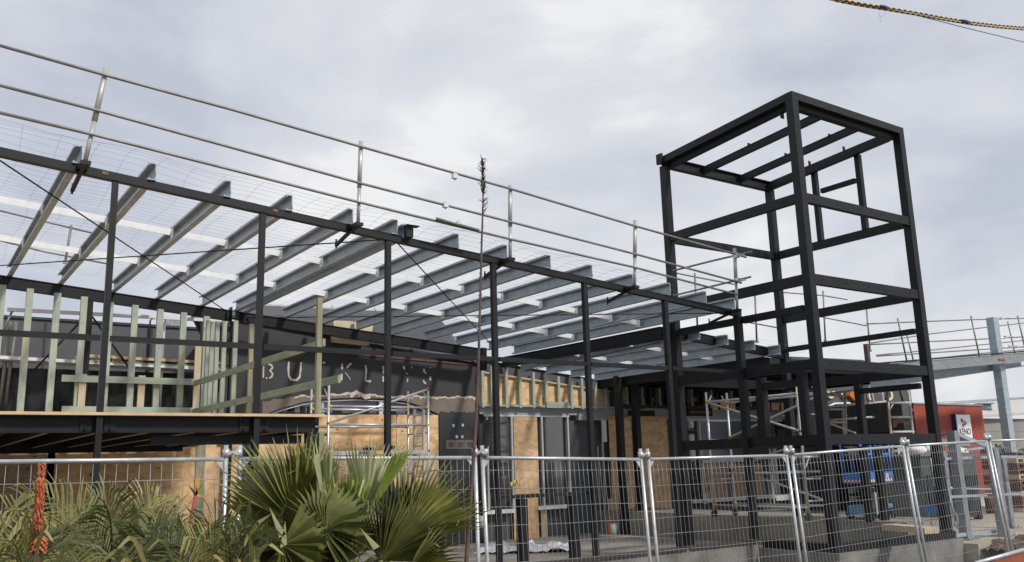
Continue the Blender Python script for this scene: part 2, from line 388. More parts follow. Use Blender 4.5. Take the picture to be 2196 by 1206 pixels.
# ================================================================== GUARD RAILS
def coupler(m, p, s=.035): m.box(p[0]-s, p[0]+s, p[1]-s*.8, p[1]+s*.8, p[2]-s, p[2]+s*.8)
g = thing('guard_rail', 'long three-rail tube guard rail clamped along the raking front beam', 'guard rail', (5, 9.75, 2.5))
YG = 9.76
posts = [((228,147),(183,345)), ((774,304),(768,477)), ((1094,398),(1094,552)), ((1362,473),(1361,612)), ((1575,533),(1581,662))]
for a, b in posts:
    p, q = OY(*a, YG), OY(*b, YG); m = MB(); mid = q+(p-q)*.42
    m.tube(p, mid, .03, 8); m.tube(mid, q, .024, 8)
    m.build('guard_post', 'post_zinc', g)
    m = MB(); m.box(q.x-.05, q.x+.05, YG-.05, YG+.35, q.z-.05, q.z-.01); m.bar((q.x, YG+.0, q.z-.02), (q.x-.02, YG+.62, q.z-.16), .04, .035)
    m.tube((q.x-.02, YG+.62, q.z-.2), (q.x-.02, YG+.62, q.z-.08), .012, 6); m.build('clamp', 'charcoal_paint', g)
rails = [[(-60,81),(228,162),(500,236),(775,315),(1094,405),(1362,485),(1600,552)], [(-60,168),(212,238),(480,312),(772,393),(1094,476),(1362,545),(1590,607)],
         [(-60,228),(200,289),(480,360),(770,434),(1094,513),(1362,574),(1580,632)]]
for k, r_ in enumerate(rails):
    m = MB(); m.path([OY(x, y, YG-.045) for x, y in r_], .0185, 8); m.build('guard_tube', 'tube_steel' if k != 1 else 'tube_steel', g)
for x, y in ((975,378),(955,440),(984,480)):
    m = MB(); coupler(m, OY(x, y, YG-.06)); m.tube(OY(x, y-8, YG-.07), OY(x, y+9, YG-.07), .01, 6); m.build('coupler', 'alu', g)
m = MB(); m.tube(OY(936,469,YG-.09), OY(1027,494,YG-.09), .019, 8); m.build('guard_tube', 'tube_steel', g)
def railset(name_label, polys, posts, plane, base, r=.018, extra=()):
    g = thing('guard_rail', name_label, 'guard rail', base)
    for p in polys: m = MB(); m.path([plane(*q) for q in p], r, 7); m.build('guard_tube', 'tube_steel', g)
    for a, b in posts: m = MB(); m.tube(plane(*a), plane(*b), r*1.25, 8); coupler(m, plane(*b)); m.build('guard_post', 'tube_steel', g)
    for c in extra: m = MB(); coupler(m, plane(*c), .04); m.tube(plane(c[0]-16, c[1]+3), plane(c[0]+16, c[1]-1), r, 6); m.build('coupler', 'alu', g)
    return g
railset('two-rail guard rail along the far edge of the roof at the left', [[(-50,440),(95,475),(198,500)], [(-50,503),(95,540),(230,566)]], [((153,484),(140,562))], lambda x, y: OY(x, y, 17.3), (2, 17.3, 3))
X_ = 11.42
railset('pair of tubes running back from the last guard post towards the tower', [[(1443,581),(1526,560),(1612,540)], [(1445,634),(1528,614),(1610,594)]], [], lambda x, y: OX(x, y, X_), (X_, 10.5, 2.6), extra=((1580,548),(1583,601)))
railset('short guard rail with one post seen behind the tower leg', [[(1436,583),(1490,594),(1574,610)], [(1590,689),(1630,696),(1677,705)]], [((1490,586),(1496,708)), ((1619,631),(1623,732))], lambda x, y: OY(x, y, 13.6), (14, 13.6, 2))
railset('guard rail crossing inside the tower opening above the low roof', [[(1648,625),(1765,634),(1817,643)], [(1765,681),(1812,690),(1858,699)]], [((1765,624),(1770,732)), ((1858,660),(1866,752))], lambda x, y: OY(x, y, 14.4), (18, 14.4, 2))
pr = lambda x, y: OY(x, y, 13.0)
railset('pale three-rail guard rail along the galvanised beam at the right', [[(1858,695),(1925,692),(2082,686),(2230,682)], [(1868,739),(1990,733),(2096,728),(2230,721)], [(1880,764),(1997,757),(2100,750),(2230,742)]],
        [((1925,683),(1945,776)), ((2082,678),(2103,778)), ((2182,677),(2201,760))], pr, (22, 13, 2), extra=((2147,683),(2156,723),(2165,743)))
railset('darker far guard rail dipping behind the galvanised beam at the right', [[(1868,736),(1990,717),(2117,702),(2230,689)], [(1880,762),(1997,751),(2122,738),(2230,727)], [(1890,784),(2000,769),(2125,756),(2230,748)]],
        [((1945,720),(1960,778)), ((2161,690),(2179,770))], lambda x, y: OY(x, y, 16.0), (27, 16, 2.6), .02)

# ================================================================== TOWER
tw = thing('tower_frame', 'tall square tower frame of charcoal steel with open top', 'steel frame', (13.25, 10, -1.3))
TX0, TX1, TY0, TY1 = 11.65, 14.86, 8.477, 11.62
ZF, ZB = 5.90, 5.70
s_ = .145
for x, y in ((TX0, TY0), (TX1-s_, TY0), (TX0, TY1-s_), (TX1-s_, TY1-s_)):
    zt = ZF if y == TY0 else ZB
    hh = s_ if y == TY0 else .14
    bx(x, x+hh, y, y+hh, (-1.42 if y == TY0 else -1.68 if x == TX0 else -1.17), zt-.13 if y == TY0 else zt-.18).build('post', 'charcoal_paint', tw)
for zt_, hh in ((4.17, .155), (2.83, .165), (1.475, .165), (.315, .16)):
    w_ = .09
    bx(TX0+s_, TX1-s_, TY0+.012, TY0+.012+w_, zt_-hh, zt_).build('beam', 'charcoal_paint', tw)
    bx(TX0+.012, TX0+.012+w_, TY0+s_, TY1-.14, zt_-hh, zt_).build('beam', 'charcoal_paint', tw)
    bx(TX1-.012-w_, TX1-.012, TY0+s_, TY1-.14, zt_-hh, zt_).build('beam', 'charcoal_paint', tw)
    if zt_ > 4 or zt_ < 2: bx(TX0+.14, TX1-.14, TY1-.012-w_, TY1-.012, zt_-hh, zt_).build('beam', 'charcoal_paint', tw)
    m = MB()
    for k in range(5):
        x = TX0+.35+k*.62; m.tube((x, TY0+.02, zt_-hh/2), (x, TY0+.002, zt_-hh/2), .012, 6)
        y = TY0+.4+k*.55; m.tube((TX0+.02, y, zt_-hh/2), (TX0+.002, y, zt_-hh/2), .012, 6)
    m.build('bolt_row', 'black_rubber', tw)
# rear beam carrying the low roof, ring beam at the awning level
m = MB(); m.prof((TX0+.14, 11.53, 2.19), (TX1-.14, 11.53, 1.93), Iprof(.17, .1, .014, .07)); m.build('beam', 'charcoal_paint', tw)
for y0, y1 in ((8.68, 9.93), (10.07, 11.44)): bx(TX0+.02, TX0+.12, y0, y1, 2.23, 2.345).build('ring_beam', 'charcoal_paint', tw)
bx(TX1-.13, TX1-.03, 8.68, 11.44, 2.07, 2.165).build('ring_beam', 'charcoal_paint', tw)
# top: outer frame, inner flange, roof joists
m = MB(); m.box(TX0, TX1, TY0, TY0+.09, ZF-.13, ZF); m.build('top_beam', 'charcoal_paint', tw)
m = MB(); m.box(TX0+.145, TX1-.145, TY0+.10, TY0+.22, ZF-.22, ZF-.20); m.box(TX0+.145, TX1-.145, TY0+.10, TY0+.115, ZF-.20, ZF-.02); m.build('inner_channel', 'charcoal_paint', tw)
for x in (TX0+.045, TX1-.045): m = MB(); m.bar((x, TY0+.09, ZF-.065), (x, TY1, ZB-.065), .09, .13); m.build('top_beam', 'charcoal_paint', tw)
for x in (TX0+.17, TX1-.17): m = MB(); m.bar((x, TY0+.22, ZF-.16), (x, TY1-.1, ZB-.16), .1, .12); m.build('inner_channel', 'charcoal_paint', tw)
m = MB(); m.prof((TX0, TY1-.08, ZB-.20), (TX1-.1, TY1-.08, ZB-.20), Iprof(.2, .13, .018, .02)); m.build('top_beam', 'charcoal_paint', tw)
for x in (12.72, 13.79):
    m = MB(); m.prof((x, TY0+.22, ZF-.19), (x, TY1-.12, ZB-.19), Iprof(.14, .07, .01, .05)); m.build('roof_joist', 'charcoal_paint', tw)
    for y in (9.3, 10.3): m = MB(); zz = ZF+(ZB-ZF)*(y-TY0)/(TY1-TY0)-.06; m.box(x-.035, x+.035, y, y+.014, zz, zz+.06); m.build('cleat', 'charcoal_paint', tw)
for y in (9.6, 10.4): zz = ZF+(ZB-ZF)*(y-TY0)/(TY1-TY0); m = MB(); m.box(TX1-.24, TX1-.17, y, y+.014, zz-.06, zz+.03); m.build('cleat', 'charcoal_paint', tw)
m = MB(); m.box(TX0+.12, TX0+.20, TY0+.34, TY0+.36, ZF-.33, ZF-.22); m.build('cleat', 'charcoal_paint', tw)
m = MB(); m.box(TX0-.05, TX0, TY1-.12, TY1+.02, ZB-.14, ZB+.06); m.build('cleat', 'charcoal_paint', tw)
# small window frame high on the far side
for px_ in ((1752, 430), (1846, 400)):
    p = OX(*px_, TX1-.07); bx(TX1-.12, TX1-.02, p.y-.05, p.y+.05, 4.17, ZF-.25).build('stud', 'charcoal_paint', tw)
a = OX(1760, 411, TX1-.07); b = OX(1840, 386, TX1-.07); barm((TX1-.07, a.y-.02, (a.z+b.z)/2), (TX1-.07, b.y+.05, (a.z+b.z)/2), .08, .09).build('rail', 'charcoal_paint', tw)
# studs between the two lower beams
for y in (9.67, 8.86): bx(TX0+.02, TX0+.15, y-.06, y+.06, .315, 1.29).build('stud', 'charcoal_paint', tw)
bx(TX0+.03, TX0+.14, 8.92, 9.61, 1.08, 1.19).build('rail', 'charcoal_paint', tw)
for y in (11.02, 9.92): bx(TX1-.15, TX1-.03, y-.06, y+.06, .315, 1.29).build('stud', 'charcoal_paint', tw)
bx(TX1-.14, TX1-.04, 8.7, 9.86, 1.1, 1.2).build('rail', 'charcoal_paint', tw)
bx(TX1-1.0, TX1-.9, TY1-.12, TY1-.02, .315, 1.29).build('stud', 'charcoal_paint', tw)
for p in ((1800, 608), (1985, 628)):
    q = OY(*p, 8.6) if p[0] > 1900 else OX(*p, TX1)
m = MB(); q = (TX1, TY0+.1, 2.71); m.prism([(TX1, TY0+.03, 2.72), (TX1+.10, TY0+.06, 2.72), (TX1, TY0+.17, 2.72)], (0, 0, .012)); m.build('cleat', 'charcoal_paint', tw)
m = MB(); m.prism([(TX1, TY1-.1, 2.96), (TX1+.20, TY1-.06, 2.96), (TX1, TY1-.02, 2.96)], (0, 0, .012)); m.build('cleat', 'charcoal_paint', tw)
for q_ in ((1866, 1119), (1897, 1116)):
    p = OZ(*q_, -1.17); bx(p.x-.065, p.x+.065, p.y-.06, p.y+.06, -1.17, .14).build('lower_post', 'charcoal_paint', tw)

# ================================================================== PLATFORM AND STUD WALLS
pf = thing('timber_platform', 'raised timber deck on charcoal beams behind the left posts', 'platform', (1.5, 13, -1.68))
bx(-3, 4.18, 9.93, 16.3, .602, .632).build('deck', 'raw_pine', pf)
m = MB(); m.prof((-3, 10.11, .43), (4.12, 10.11, .43), Iprof(.17, .1, .018, .085)); m.build('front_beam', 'charcoal_paint', pf)
m = MB(); m.prof((4.12, 10.18, .43), (4.12, 16.2, .43), Iprof(.17, .08, .014, .05)); m.build('side_beam', 'charcoal_paint', pf)
m = MB(); m.prof((-3, 15.9, .36), (4.1, 15.9, .36), Iprof(.24, .1, .018, .085)); m.build('rear_beam', 'charcoal_paint', pf)
for k in range(14):
    x = -2.7+k*.5; m = MB(); m.box(x, x+.03, 10.2, 15.82, .452, .6); m.m = 1; m.box(x, x+.03, 10.2, 15.82, .44, .45); m.build('joist', ['black_rubber', 'pale_board'], pf)
for x in (1.735, 3.38):
    for s in (-1, 1):
        m = MB(); m.box(x+s*.06-.0+(-.11 if s < 0 else 0), x+s*.06+(.11 if s > 0 else 0), 10.050, 10.058, .44, .59); m.build('end_plate', 'charcoal_paint', pf)
        for z in (.47, .55): m = MB(); m.tube((x+s*.12, 10.052, z), (x+s*.12, 10.02, z), .014, 6); m.build('bolt', 'charcoal_paint', pf)
bx(4.02, 4.16, 10.06, 10.16, -1.68, .42).build('leg', 'charcoal_paint', pf); bx(4.17, 4.235, 10.06, 10.14, -1.68, .42).build('leg', 'weathered_pine', pf)
bx(-2.9, -2.8, 10.1, 10.2, -1.68, .42).build('leg', 'charcoal_paint', pf)
bx(2.3, 4.0, 10.2, 10.24, .30, .40).build('side_beam', 'charcoal_paint', pf)
sw = thing('stud_wall', 'green treated pine stud wall standing on the far side of the deck', 'stud wall', (2.5, 16.2, .64))
YS = 16.2
for b_, t_ in (((-12,883),(6,612)), ((-75,883),(-55,603)), ((42,883),(65,620)), ((104,883),(124,629)), ((165,883),(181,637)), ((231,883),(240,649)), ((278,883),(290,655)), ((336,885),(344,664)), ((387,885),(394,671)), ((434,885),(443,679))):
    p, q = OY(*b_, YS), OY(*t_, YS); w_ = .05 if b_[0] != 231 else .025
    bx(q.x-w_, q.x+w_, YS-.04, YS+.04, .633, q.z).build('stud', 'treated_pine', sw)
for x, y0 in ((178, 803), (304, 806), (425, 742)):
    p = OY(x, y0, YS-.05); bx(p.x-.055, p.x+.055, YS-.085, YS-.045, .633, p.z).build('short_stud', 'pale_board', sw)
for y_, nm in ((804, 'rail'), (871, 'rail')):
    a = OY(133, y_, YS-.12); b = OY(418, y_, YS-.12)
    m = MB(); m.box(a.x, b.x, YS-.125, YS-.09, a.z-.11, a.z); m.build(nm, 'pine_rail_cross', sw)
sw2 = thing('stud_wall', 'lower stud wall with two long rails coming forward along the deck edge', 'stud wall', (4.3, 13, .64))
XS_ = 4.31
xs_ = OY(683, 760, 10).x; bx(xs_-.03, xs_+.03, 9.97, 10.03, .633, OY(686, 640, 10).z).build('stud', 'weathered_pine', sw2)
for px_, t_, mt in ((539, 695, 'weathered_pine'), (505, 688, 'treated_pine'), (481, 690, 'treated_pine'), (466, 690, 'treated_pine'), (455, 690, 'treated_pine'), (446, 688, 'treated_pine')):
    q = OX(px_, t_, 4.36); bx(4.335, 4.40, q.y-.03, q.y+.03, .633, q.z).build('stud', mt, sw2)
for q_, ye in (((564, 783), 10.3), ((563, 857), 9.82)):
    z_ = OX(*q_, 4.31).z; bx(4.295, 4.33, ye, 16.08, z_, z_+.095).build('rail', 'pine_rail', sw2)
# aluminium planks behind the stud wall
sc = thing('plank_scaffold', 'silver plank scaffold with stacked pine boards behind the green stud wall', 'scaffold', (3, 16.8, -1.6))
YP = 16.85
def pl(x0, y0, x1, y1, h, d, nm, mt, Y=YP, par=None):
    a = OY(x0, y0, Y); b = OY(x1, y1, Y); barm((a.x, Y, a.z), (b.x, Y, b.z), d, h).build(nm, mt, par or sc)
pl(15, 664, 505, 690, .06, .06, 'upper_plank', 'zinc_bright'); pl(-40, 768, 492, 797, .055, .5, 'lower_plank', 'zinc_bright')
pl(165, 765, 495, 783, .05, .4, 'pine_board', 'raw_pine', 16.8); 
for k in range(7): p = OY(200+k*46, 778, YP); bx(p.x-.08, p.x+.08, YP-.2, YP+.2, 1.98-.012*k-.04, 2.02-.012*k).build('spacer', 'treated_pine', sc)
pl(165, 778, 490, 790, .03, .4, 'pine_board', 'treated_pine', 16.8)
a = OY(353, 691, YP-.1); tubem((a.x, YP-.1, a.z), (a.x, YP-.1, .4), .022).build('upright', 'alu', sc)
for x in (20, 8):
    a = OY(x+14, 690, YP); b = OY(x-10, 883, YP); tubem(a, b, .03).build('upright', 'tube_steel', sc)
a, b = OY(2, 718, YP), OY(28, 664, YP); tubem(a, b, .018).build('strut', 'tube_steel', sc)
a, b = OY(2, 790, YP), OY(30, 740, YP); tubem(a, b, .018).build('strut', 'tube_steel', sc)

# ================================================================== TAVERN BUILDING (lettered wall, arch window, hip roof)
bd = thing('tavern_building', 'dark rendered building with ghost letters, arch window and corrugated hip roof', 'building', (8, 17.5, -1.68))
YW = 17.0
# rear: upper wall z from z=-1.68 to 2.25, hole for arch ignored by layering panes proud of a recessed void
xl, xr = OY(433, 800, YW).x, OY(1026, 850, YW).x
arc = [(563,893),(600,878),(650,864),(700,857),(760,854),(820,856),(870,862),(905,873),(942,890)]
top = [OY(433, 700, YW), OY(1026, 780, YW)]
m = MB(); A = [OY(x, y, YW) for x, y in arc]
zt0, zt1 = 2.98, 2.26
prev = [V((xl, YW, A[0].z))]+A+[V((xr, YW, A[-1].z))]
for p, q in zip(prev[:-1], prev[1:]):
    f = lambda X: zt0+(zt1-zt0)*(X-xl)/(xr-xl)
    m.prism([p, q, (q.x, YW, f(q.x)), (p.x, YW, f(p.x))], (0, .25, 0))
m.box(A[-1].x, xr, YW, YW+.25, -1.68, A[-1].z); m.box(xl, A[0].x, YW, YW+.25, -1.68, A[0].z)
m.build('front_wall', 'wall_dark', bd)
# raking cap strip of the wall
m = MB(); m.bar((xl, YW-.03, zt0+.02), (xr, YW-.03, zt1+.02), .1, .05); m.build('wall_capping', 'wall_dark', bd)
pl2 = MB(); a = OY(560, 741, YW-.02); b = OY(1014, 781, YW-.02); pl2.bar((a.x, YW-.012, a.z), (b.x, YW-.012, b.z-.02), .02, .03); pl2.build('timber_strip', 'brick_stack', bd)
# brown band with ragged upper edge
rr = random.Random(8); up = []; x = 563
base_y = lambda x: 848-(563-x)*0 if x < 700 else (846 if x < 800 else 850)
ey = [(563,862),(600,856),(640,850),(680,848),(700,847),(725,844),(738,846),(752,841),(765,839),(772,843),(800,847),(830,850),(870,851),(905,850),(940,852),(975,852),(1000,851),(1026,853)]
for (xa, ya), (xb, yb) in zip(ey[:-1], ey[1:]):
    n = max(2, int((xb-xa)/5))
    for k in range(n): t = k/n; up.append((xa+(xb-xa)*t, ya+(yb-ya)*t+rr.uniform(-1.6, 1.4)+1.6*math.sin((xa+(xb-xa)*t)*.21)))
up.append((1026, 853))
def arcy(x):
    if x <= 563: return 893
    if x >= 942: return 884+rr.uniform(-2, 2)
    for (xa, ya), (xb, yb) in zip(arc[:-1], arc[1:]):
        if xa <= x <= xb: return ya+(yb-ya)*(x-xa)/(xb-xa)-1.5
m = MB()
for p, q in zip(up[:-1], up[1:]):
    m.prism([OY(p[0], arcy(p[0]), YW-.006), OY(q[0], arcy(q[0]), YW-.006), OY(q[0], q[1], YW-.006), OY(p[0], p[1], YW-.006)], (0, .008, 0))
m.build('render_band', 'brown_render', bd)
m = MB()
for p, q in zip(up[:-1], up[1:]):
    if p[0] > 625: w1 = 2.0+rr.uniform(0, 4.5)*rr.random()+(5 if 748 < p[0] < 790 else 0); m.prism([OY(p[0], p[1]+w1, YW-.01), OY(q[0], q[1]+w1, YW-.01), OY(q[0], q[1]-.6, YW-.01), OY(p[0], p[1]-.6, YW-.01)], (0, .005, 0))
m.prism([OY(1022, 852, YW-.01), OY(1026, 852, YW-.01), OY(1026, 880, YW-.01), OY(1024, 868, YW-.01)], (0, .005, 0))
m.build('torn_edge', 'scar_render', bd)
# letters
def LP(x, y): return OY(500+x/3.173, 600+y/3.173, YW-.012)
def stroke(m, pts, w):
    fine = []
    for a, b in zip(pts[:-1], pts[1:]):
        n = max(2, int(math.hypot(b[0]-a[0], b[1]-a[1])/7))
        for k in range(n): t = k/n; fine.append((a[0]+(b[0]-a[0])*t, a[1]+(b[1]-a[1])*t))
    fine.append(pts[-1]); L = []; Rr = []
    for i, p in enumerate(fine):
        q = fine[min(i+1, len(fine)-1)]; o = fine[max(i-1, 0)]; dx, dy = q[0]-o[0], q[1]-o[1]; l = math.hypot(dx, dy) or 1
        ww = w*rr.uniform(.85, 1.5)*(.6 if i in (0, len(fine)-1) else 1); L.append((p[0]-dy/l*ww, p[1]+dx/l*ww)); Rr.append((p[0]+dy/l*ww, p[1]-dx/l*ww))
    for i in range(len(fine)-1): m.prism([LP(*L[i]), LP(*L[i+1]), LP(*Rr[i+1]), LP(*Rr[i])], (0, .006, 0))
letters = [
 [([(208,588),(206,625),(205,668)], 4), ([(240,575),(262,582),(268,600),(250,620),(268,638),(264,660),(244,672)], 4.5), ([(226,664),(229,676)], 4)],
 [([(379,558),(376,610),(378,655),(395,680),(430,685),(452,665),(459,620),(462,562)], 5.5)],
 [([(606,565),(628,566)], 7), ([(590,686),(612,684),(636,680)], 5)],
 [([(740,570),(742,612)], 5.5), ([(738,640),(738,688)], 5.5), ([(772,600),(790,582),(806,568)], 7), ([(762,632),(785,660),(800,684)], 2)],
 [([(902,580),(906,622),(901,690)], 5), ([(900,690),(938,692)], 6)],
 [([(1022,585),(1022,636)], 5), ([(1022,656),(1021,695)], 5), ([(1022,588),(1052,587)], 5), ([(1022,640),(1046,640)], 4), ([(1022,694),(1054,693)], 5)],
 [([(1158,586),(1167,612)], 5), ([(1218,590),(1215,604)], 2.5), ([(1178,632),(1187,646)], 2.5), ([(1188,672),(1185,698)], 3)],
 [([(1298,606),(1300,624),(1314,640)], 4.5), ([(1341,596),(1341,603)], 4), ([(1342,660),(1342,686)], 7), ([(1294,684),(1300,698),(1313,710)], 4.5)]]
for L_ in letters:
    lt = None
    for pts, w_ in L_:
        m = MB(); stroke(m, pts, w_); o_ = m.build('letter' if lt is None else 'stroke', 'scar_render', lt or bd); lt = lt or o_
# arch window
m = MB(); m.prism([p+V((0, .12, 0)) for p in A]+[V((A[-1].x, YW+.12, -.9)), V((A[0].x, YW+.12, -.9))], (0, .02, 0)); aw = m.build('arch_window', 'sky_tint_glass', bd)
m = MB(); m.path([p+V((0, .05, -.035)) for p in A], .016, 6); m.build('window_frame', 'alu_frame', aw)
for x in (690, 817):
    p = OY(x, 862, YW+.06); bx(p.x-.045, p.x+.045, YW+.05, YW+.09, .95, p.z).build('mullion', 'alu_frame', aw)
m = MB()
for x, w_ in ((625,.07),(650,.05),(668,.08),(725,.1),(780,.12),(845,.06),(880,.1)):
    p = OY(x, 870, YW+.1); m.box(p.x-w_, p.x+w_, YW+.10, YW+.115, .95, p.z-.02)
p = OY(600, 880, YW+.1); q = OY(930, 880, YW+.1); m.box(p.x, q.x, YW+.098, YW+.118, 1.0, 1.12); m.build('inner_frame', 'black_void', aw)
# plywood over window
def sheet(x0, y0, x1, y1, Y=YW-.05, mt='plywood', d=.02, par=None, nm='plywood_sheet'):
    return pxbox(x0, y0, x1, y1, Y, d).build(nm, mt, par or bd)
sheet(684, 890, 745, 1010); sheet(746.5, 889, 850, 1010, mt='plywood_warm'); sheet(851, 889.5, 941, 1010)
sheet(684, 1011, 745, 1155, mt='plywood_warm'); sheet(746.5, 1011, 850, 1155); sheet(851, 1011, 941, 1150, mt='plywood_warm')
sheet(553, 931, 669, 1003, Y=16.6, mt='plywood'); sheet(553, 1004, 669, 1180, Y=16.6, mt='plywood_warm')
sheet(432, 953, 505, 1180, Y=16.6, mt='plywood'); sheet(105, 950, 420, 1180, Y=16.6, mt='plywood_warm'); sheet(-60, 962, 103, 1180, Y=16.6, mt='plywood_old')
bx(-5, xl+.6, 16.64, 16.9, -1.68, 1.05).build('lower_wall', 'black_void', bd)
pxbox(422, 946, 432, 1180, 16.58, .05).build('stud', 'weathered_pine', bd)
m = MB()
for x0, x1, y0, y1 in ((683,716,913,918),(683,704,931,935),(775,802,960,966),(838,848,956,963)): a = OY(x0, y0, YW-.056); b = OY(x1, y1, YW-.056); m.box(a.x, b.x, YW-.056, YW-.05, b.z, a.z)
m.build('gap', 'black_void', bd)
for k in range(5): p = OY(240+k*57, 949, 16.6); bx(p.x, p.x+.12, 16.5, 16.58, p.z, p.z+.05).build('noggin', 'treated_pine', bd)
# black film behind the stud wall
m = MB(); a = OY(-80, 785, YW+.1); b = OY(505, 800, YW+.1); n = 40
vs = []
for i in range(n+1):
    for j in range(9): x = a.x+(b.x-a.x)*i/n; vs.append((x, YW+.12+.035*math.sin(i*1.7+j*.8)+.02*math.sin(i*.6-j*1.9), .5+(a.z-.5)*j/8))
m.add(vs, [(i*9+j, (i+1)*9+j, (i+1)*9+j+1, i*9+j+1) for i in range(n) for j in range(8)], True)
tag(m.build('plastic_film', 'black_film'), 'shiny black plastic film hung behind the green stud wall', 'plastic film')
# electrical wall recesses
m = MB()
for cx in (968, 988, 1008):
    a = OY(cx-11, 944, YW-.02); b = OY(cx+10, 963, YW-.02); c = OY(cx-5.5, 948.5, YW-.02); d = OY(cx+5.5, 959, YW-.02)
    m.m = 0; m.box(a.x, b.x, YW-.012, YW-.002, b.z, a.z); m.m = 1; m.box(c.x, d.x, YW-.016, YW-.01, d.z, c.z)
m.build('wall_boxes', ['brown_render', 'wall_grey'], bd)
m = MB()
for cx, cy in ((973, 913), (993, 912), (980, 937), (992, 937)):
    a = OY(cx-2.3, cy-3, YW-.02); b = OY(cx+2.3, cy+3, YW-.02); m.m = 0; m.box(a.x, b.x, YW-.012, YW-.002, b.z, a.z)
m.build('socket', ['alu_frame'], bd)
# downpipe, hip roof, chimney
p = OY(1034, 1000, YW-.2); m = MB(); m.tube((p.x, YW-.15, -1.68), (p.x, YW-.15, -1.35), .075, 10); m.m = 1; m.tube((p.x, YW-.15, -1.35), (p.x, YW-.15, -1.1), .08, 10); m.m = 0; m.tube((p.x, YW-.15, -1.1), (p.x, YW-.15, .9), .06, 10); m.build('downpipe', ['wall_dark', 'white_paint'], bd)
m = MB()
e0, e1 = V((4.5, 17.3, 2.95)), V((10.9, 17.3, 2.1)); r0 = OY(562, 655, 21.0); r1 = OY(936, 673, 21.0)
m.add([e0, e1, r1, r0], [(0, 1, 2, 3)]); e2 = V((14.4, 22, 2.4)); m.add([e1, e2, r1], [(0, 1, 2)]); e3 = V((6.2, 22, 2.9)); m.add([e0, r0, e3], [(0, 1, 2)]); m.add([r0, r1, e2, e3], [(0, 1, 2, 3)])
rf = m.build('roof', 'roof_corrugated', bd)
m = MB(); m.bar(r0, r0+(r1-r0)*.42, .12, .05); m.build('ridge_cap', 'roof_pale', rf); m = MB(); m.bar(r0+(r1-r0)*.62, r1, .12, .05); m.build('ridge_cap', 'roof_pale', rf)
m = MB(); m.prism([OY(714, 687, 16.62), OY(802, 692, 16.62), OY(791, 742, 16.62), OY(724, 735, 16.62)], (.05, .9, .12)); m.build('chimney', 'cream_block', bd)
m = MB()
for x, y in ((712, 655), (803, 660)): p = OY(x, y, 20); m.tube(p, p-V((0, 0, .25)), .012, 5)
m.build('roof_bracket', 'tube_steel', rf)

# ------------------------------------------------ window wall
ww = thing('window_wall', 'dark wall of aluminium windows, some boarded with plywood, behind the awning', 'wall', (14, 17, -1.68))
x1_ = OY(1442, 900, YW).x
def wz(y, x=1150): return OY(x, y, YW).z
zhead, zbt = 1.12, 1.29
m = MB(); m.box(xr+.002, 30, YW+.12, YW+.4, -1.68, 1.13); m.build('wall', 'wall_mid', ww)
bx(xr+.01, OY(1218, 880, YW).x+.3, YW-.02, YW+.1, zhead, zbt).build('fascia', 'panel_grey', ww)
bx(OY(1218, 880, YW).x+.31, OY(1320, 880, YW).x, YW-.025, YW+.1, zhead-.12, zbt+.05).build('fascia', 'panel_grey', ww)
bx(OY(1320, 880, YW).x+.01, 26, YW-.02, YW+.1, 1.05, 1.36).build('fascia', 'panel_grey', ww)
for x0, x1 in ((1046, 1095), (1163, 1215)): 
    ys = 1096 if x0 < 1100 else 1086
    f = sheet(x0, 890, x1, ys, Y=YW+.05, mt='dark_glass', par=ww, nm='window')
    for xx in (x0-1.5, x1+2): a = OY(xx, 893, YW); bx(a.x-.022, a.x+.022, YW-.01, YW+.05, OY(xx, ys, YW).z, zhead-.03).build('mullion', 'alu_frame', f)
    a, b = OY(x0-8, ys+3, YW-.1), OY(x1+9, ys+3, YW-.1); bx(a.x, b.x, YW-.12, YW+.04, a.z-.05, a.z+.03).build('sill', 'white_paint', f)
a, b = OY(1038, 888, YW), OY(1220, 888, YW); bx(a.x, b.x, YW-.015, YW+.05, zhead-.05, zhead-.003).build('head_frame', 'alu_frame', ww)
sheet(1101, 893, 1157, 1060, Y=YW+.0, par=ww); sheet(1101, 1061, 1157, 1160, Y=YW+.0, mt='plywood_warm', par=ww)
sheet(1160, 1090, 1175, 1156, Y=YW, mt='pale_board', par=ww, nm='board')
bx(OY(1030,900,YW).x, OY(1046,900,YW).x, YW-.1, YW-.05, .4, .98).build('dark_panel', 'wall_dark', ww)
sheet(1291, 950, 1303, 1146, Y=YW-.12, mt='pale_board', par=ww, nm='board'); sheet(1304, 1070, 1331, 1143, Y=YW-.1, mt='pale_board', par=ww, nm='board')
sheet(1305, 893, 1333, 1068, Y=YW-.05, mt='plywood_warm', par=ww); sheet(1337, 893, 1364, 1100, Y=YW-.06, par=ww)
sheet(1371, 893, 1442, 1102, Y=YW-.06, par=ww); sheet(1281, 958, 1290, 1105, Y=YW-.1, mt='panel_grey', par=ww, nm='board')
f = sheet(1291, 893, 1302, 948, Y=YW-.02, mt='dark_glass', par=ww, nm='window'); a = OY(1290, 893, YW); bx(a.x-.03, a.x, YW-.03, YW, 0, 1.05).build('window_frame', 'alu_frame', f)
# white pot by the boards
p = OZ(1318, 1146, -1.68); m = MB(); m.tube(p, p+V((0, 0, .24)), .09, 12); tag(m.build('white_tub', 'white_paint'), 'small white tub on the slab before the pale boards', 'tub')
for dx, h in ((-.14, .3), (-.02, .42)): m = MB(); q = p+V((dx, .05, 0)); m.path([q, q+V((.02, 0, h*.6)), q+V((0, .03, h))], .022, 8); tag(m.build('orange_pipe', 'orange_paint'), 'thin orange pipe end standing beside the white tub, %s one' % ('taller' if h > .4 else 'shorter'), 'pipe')
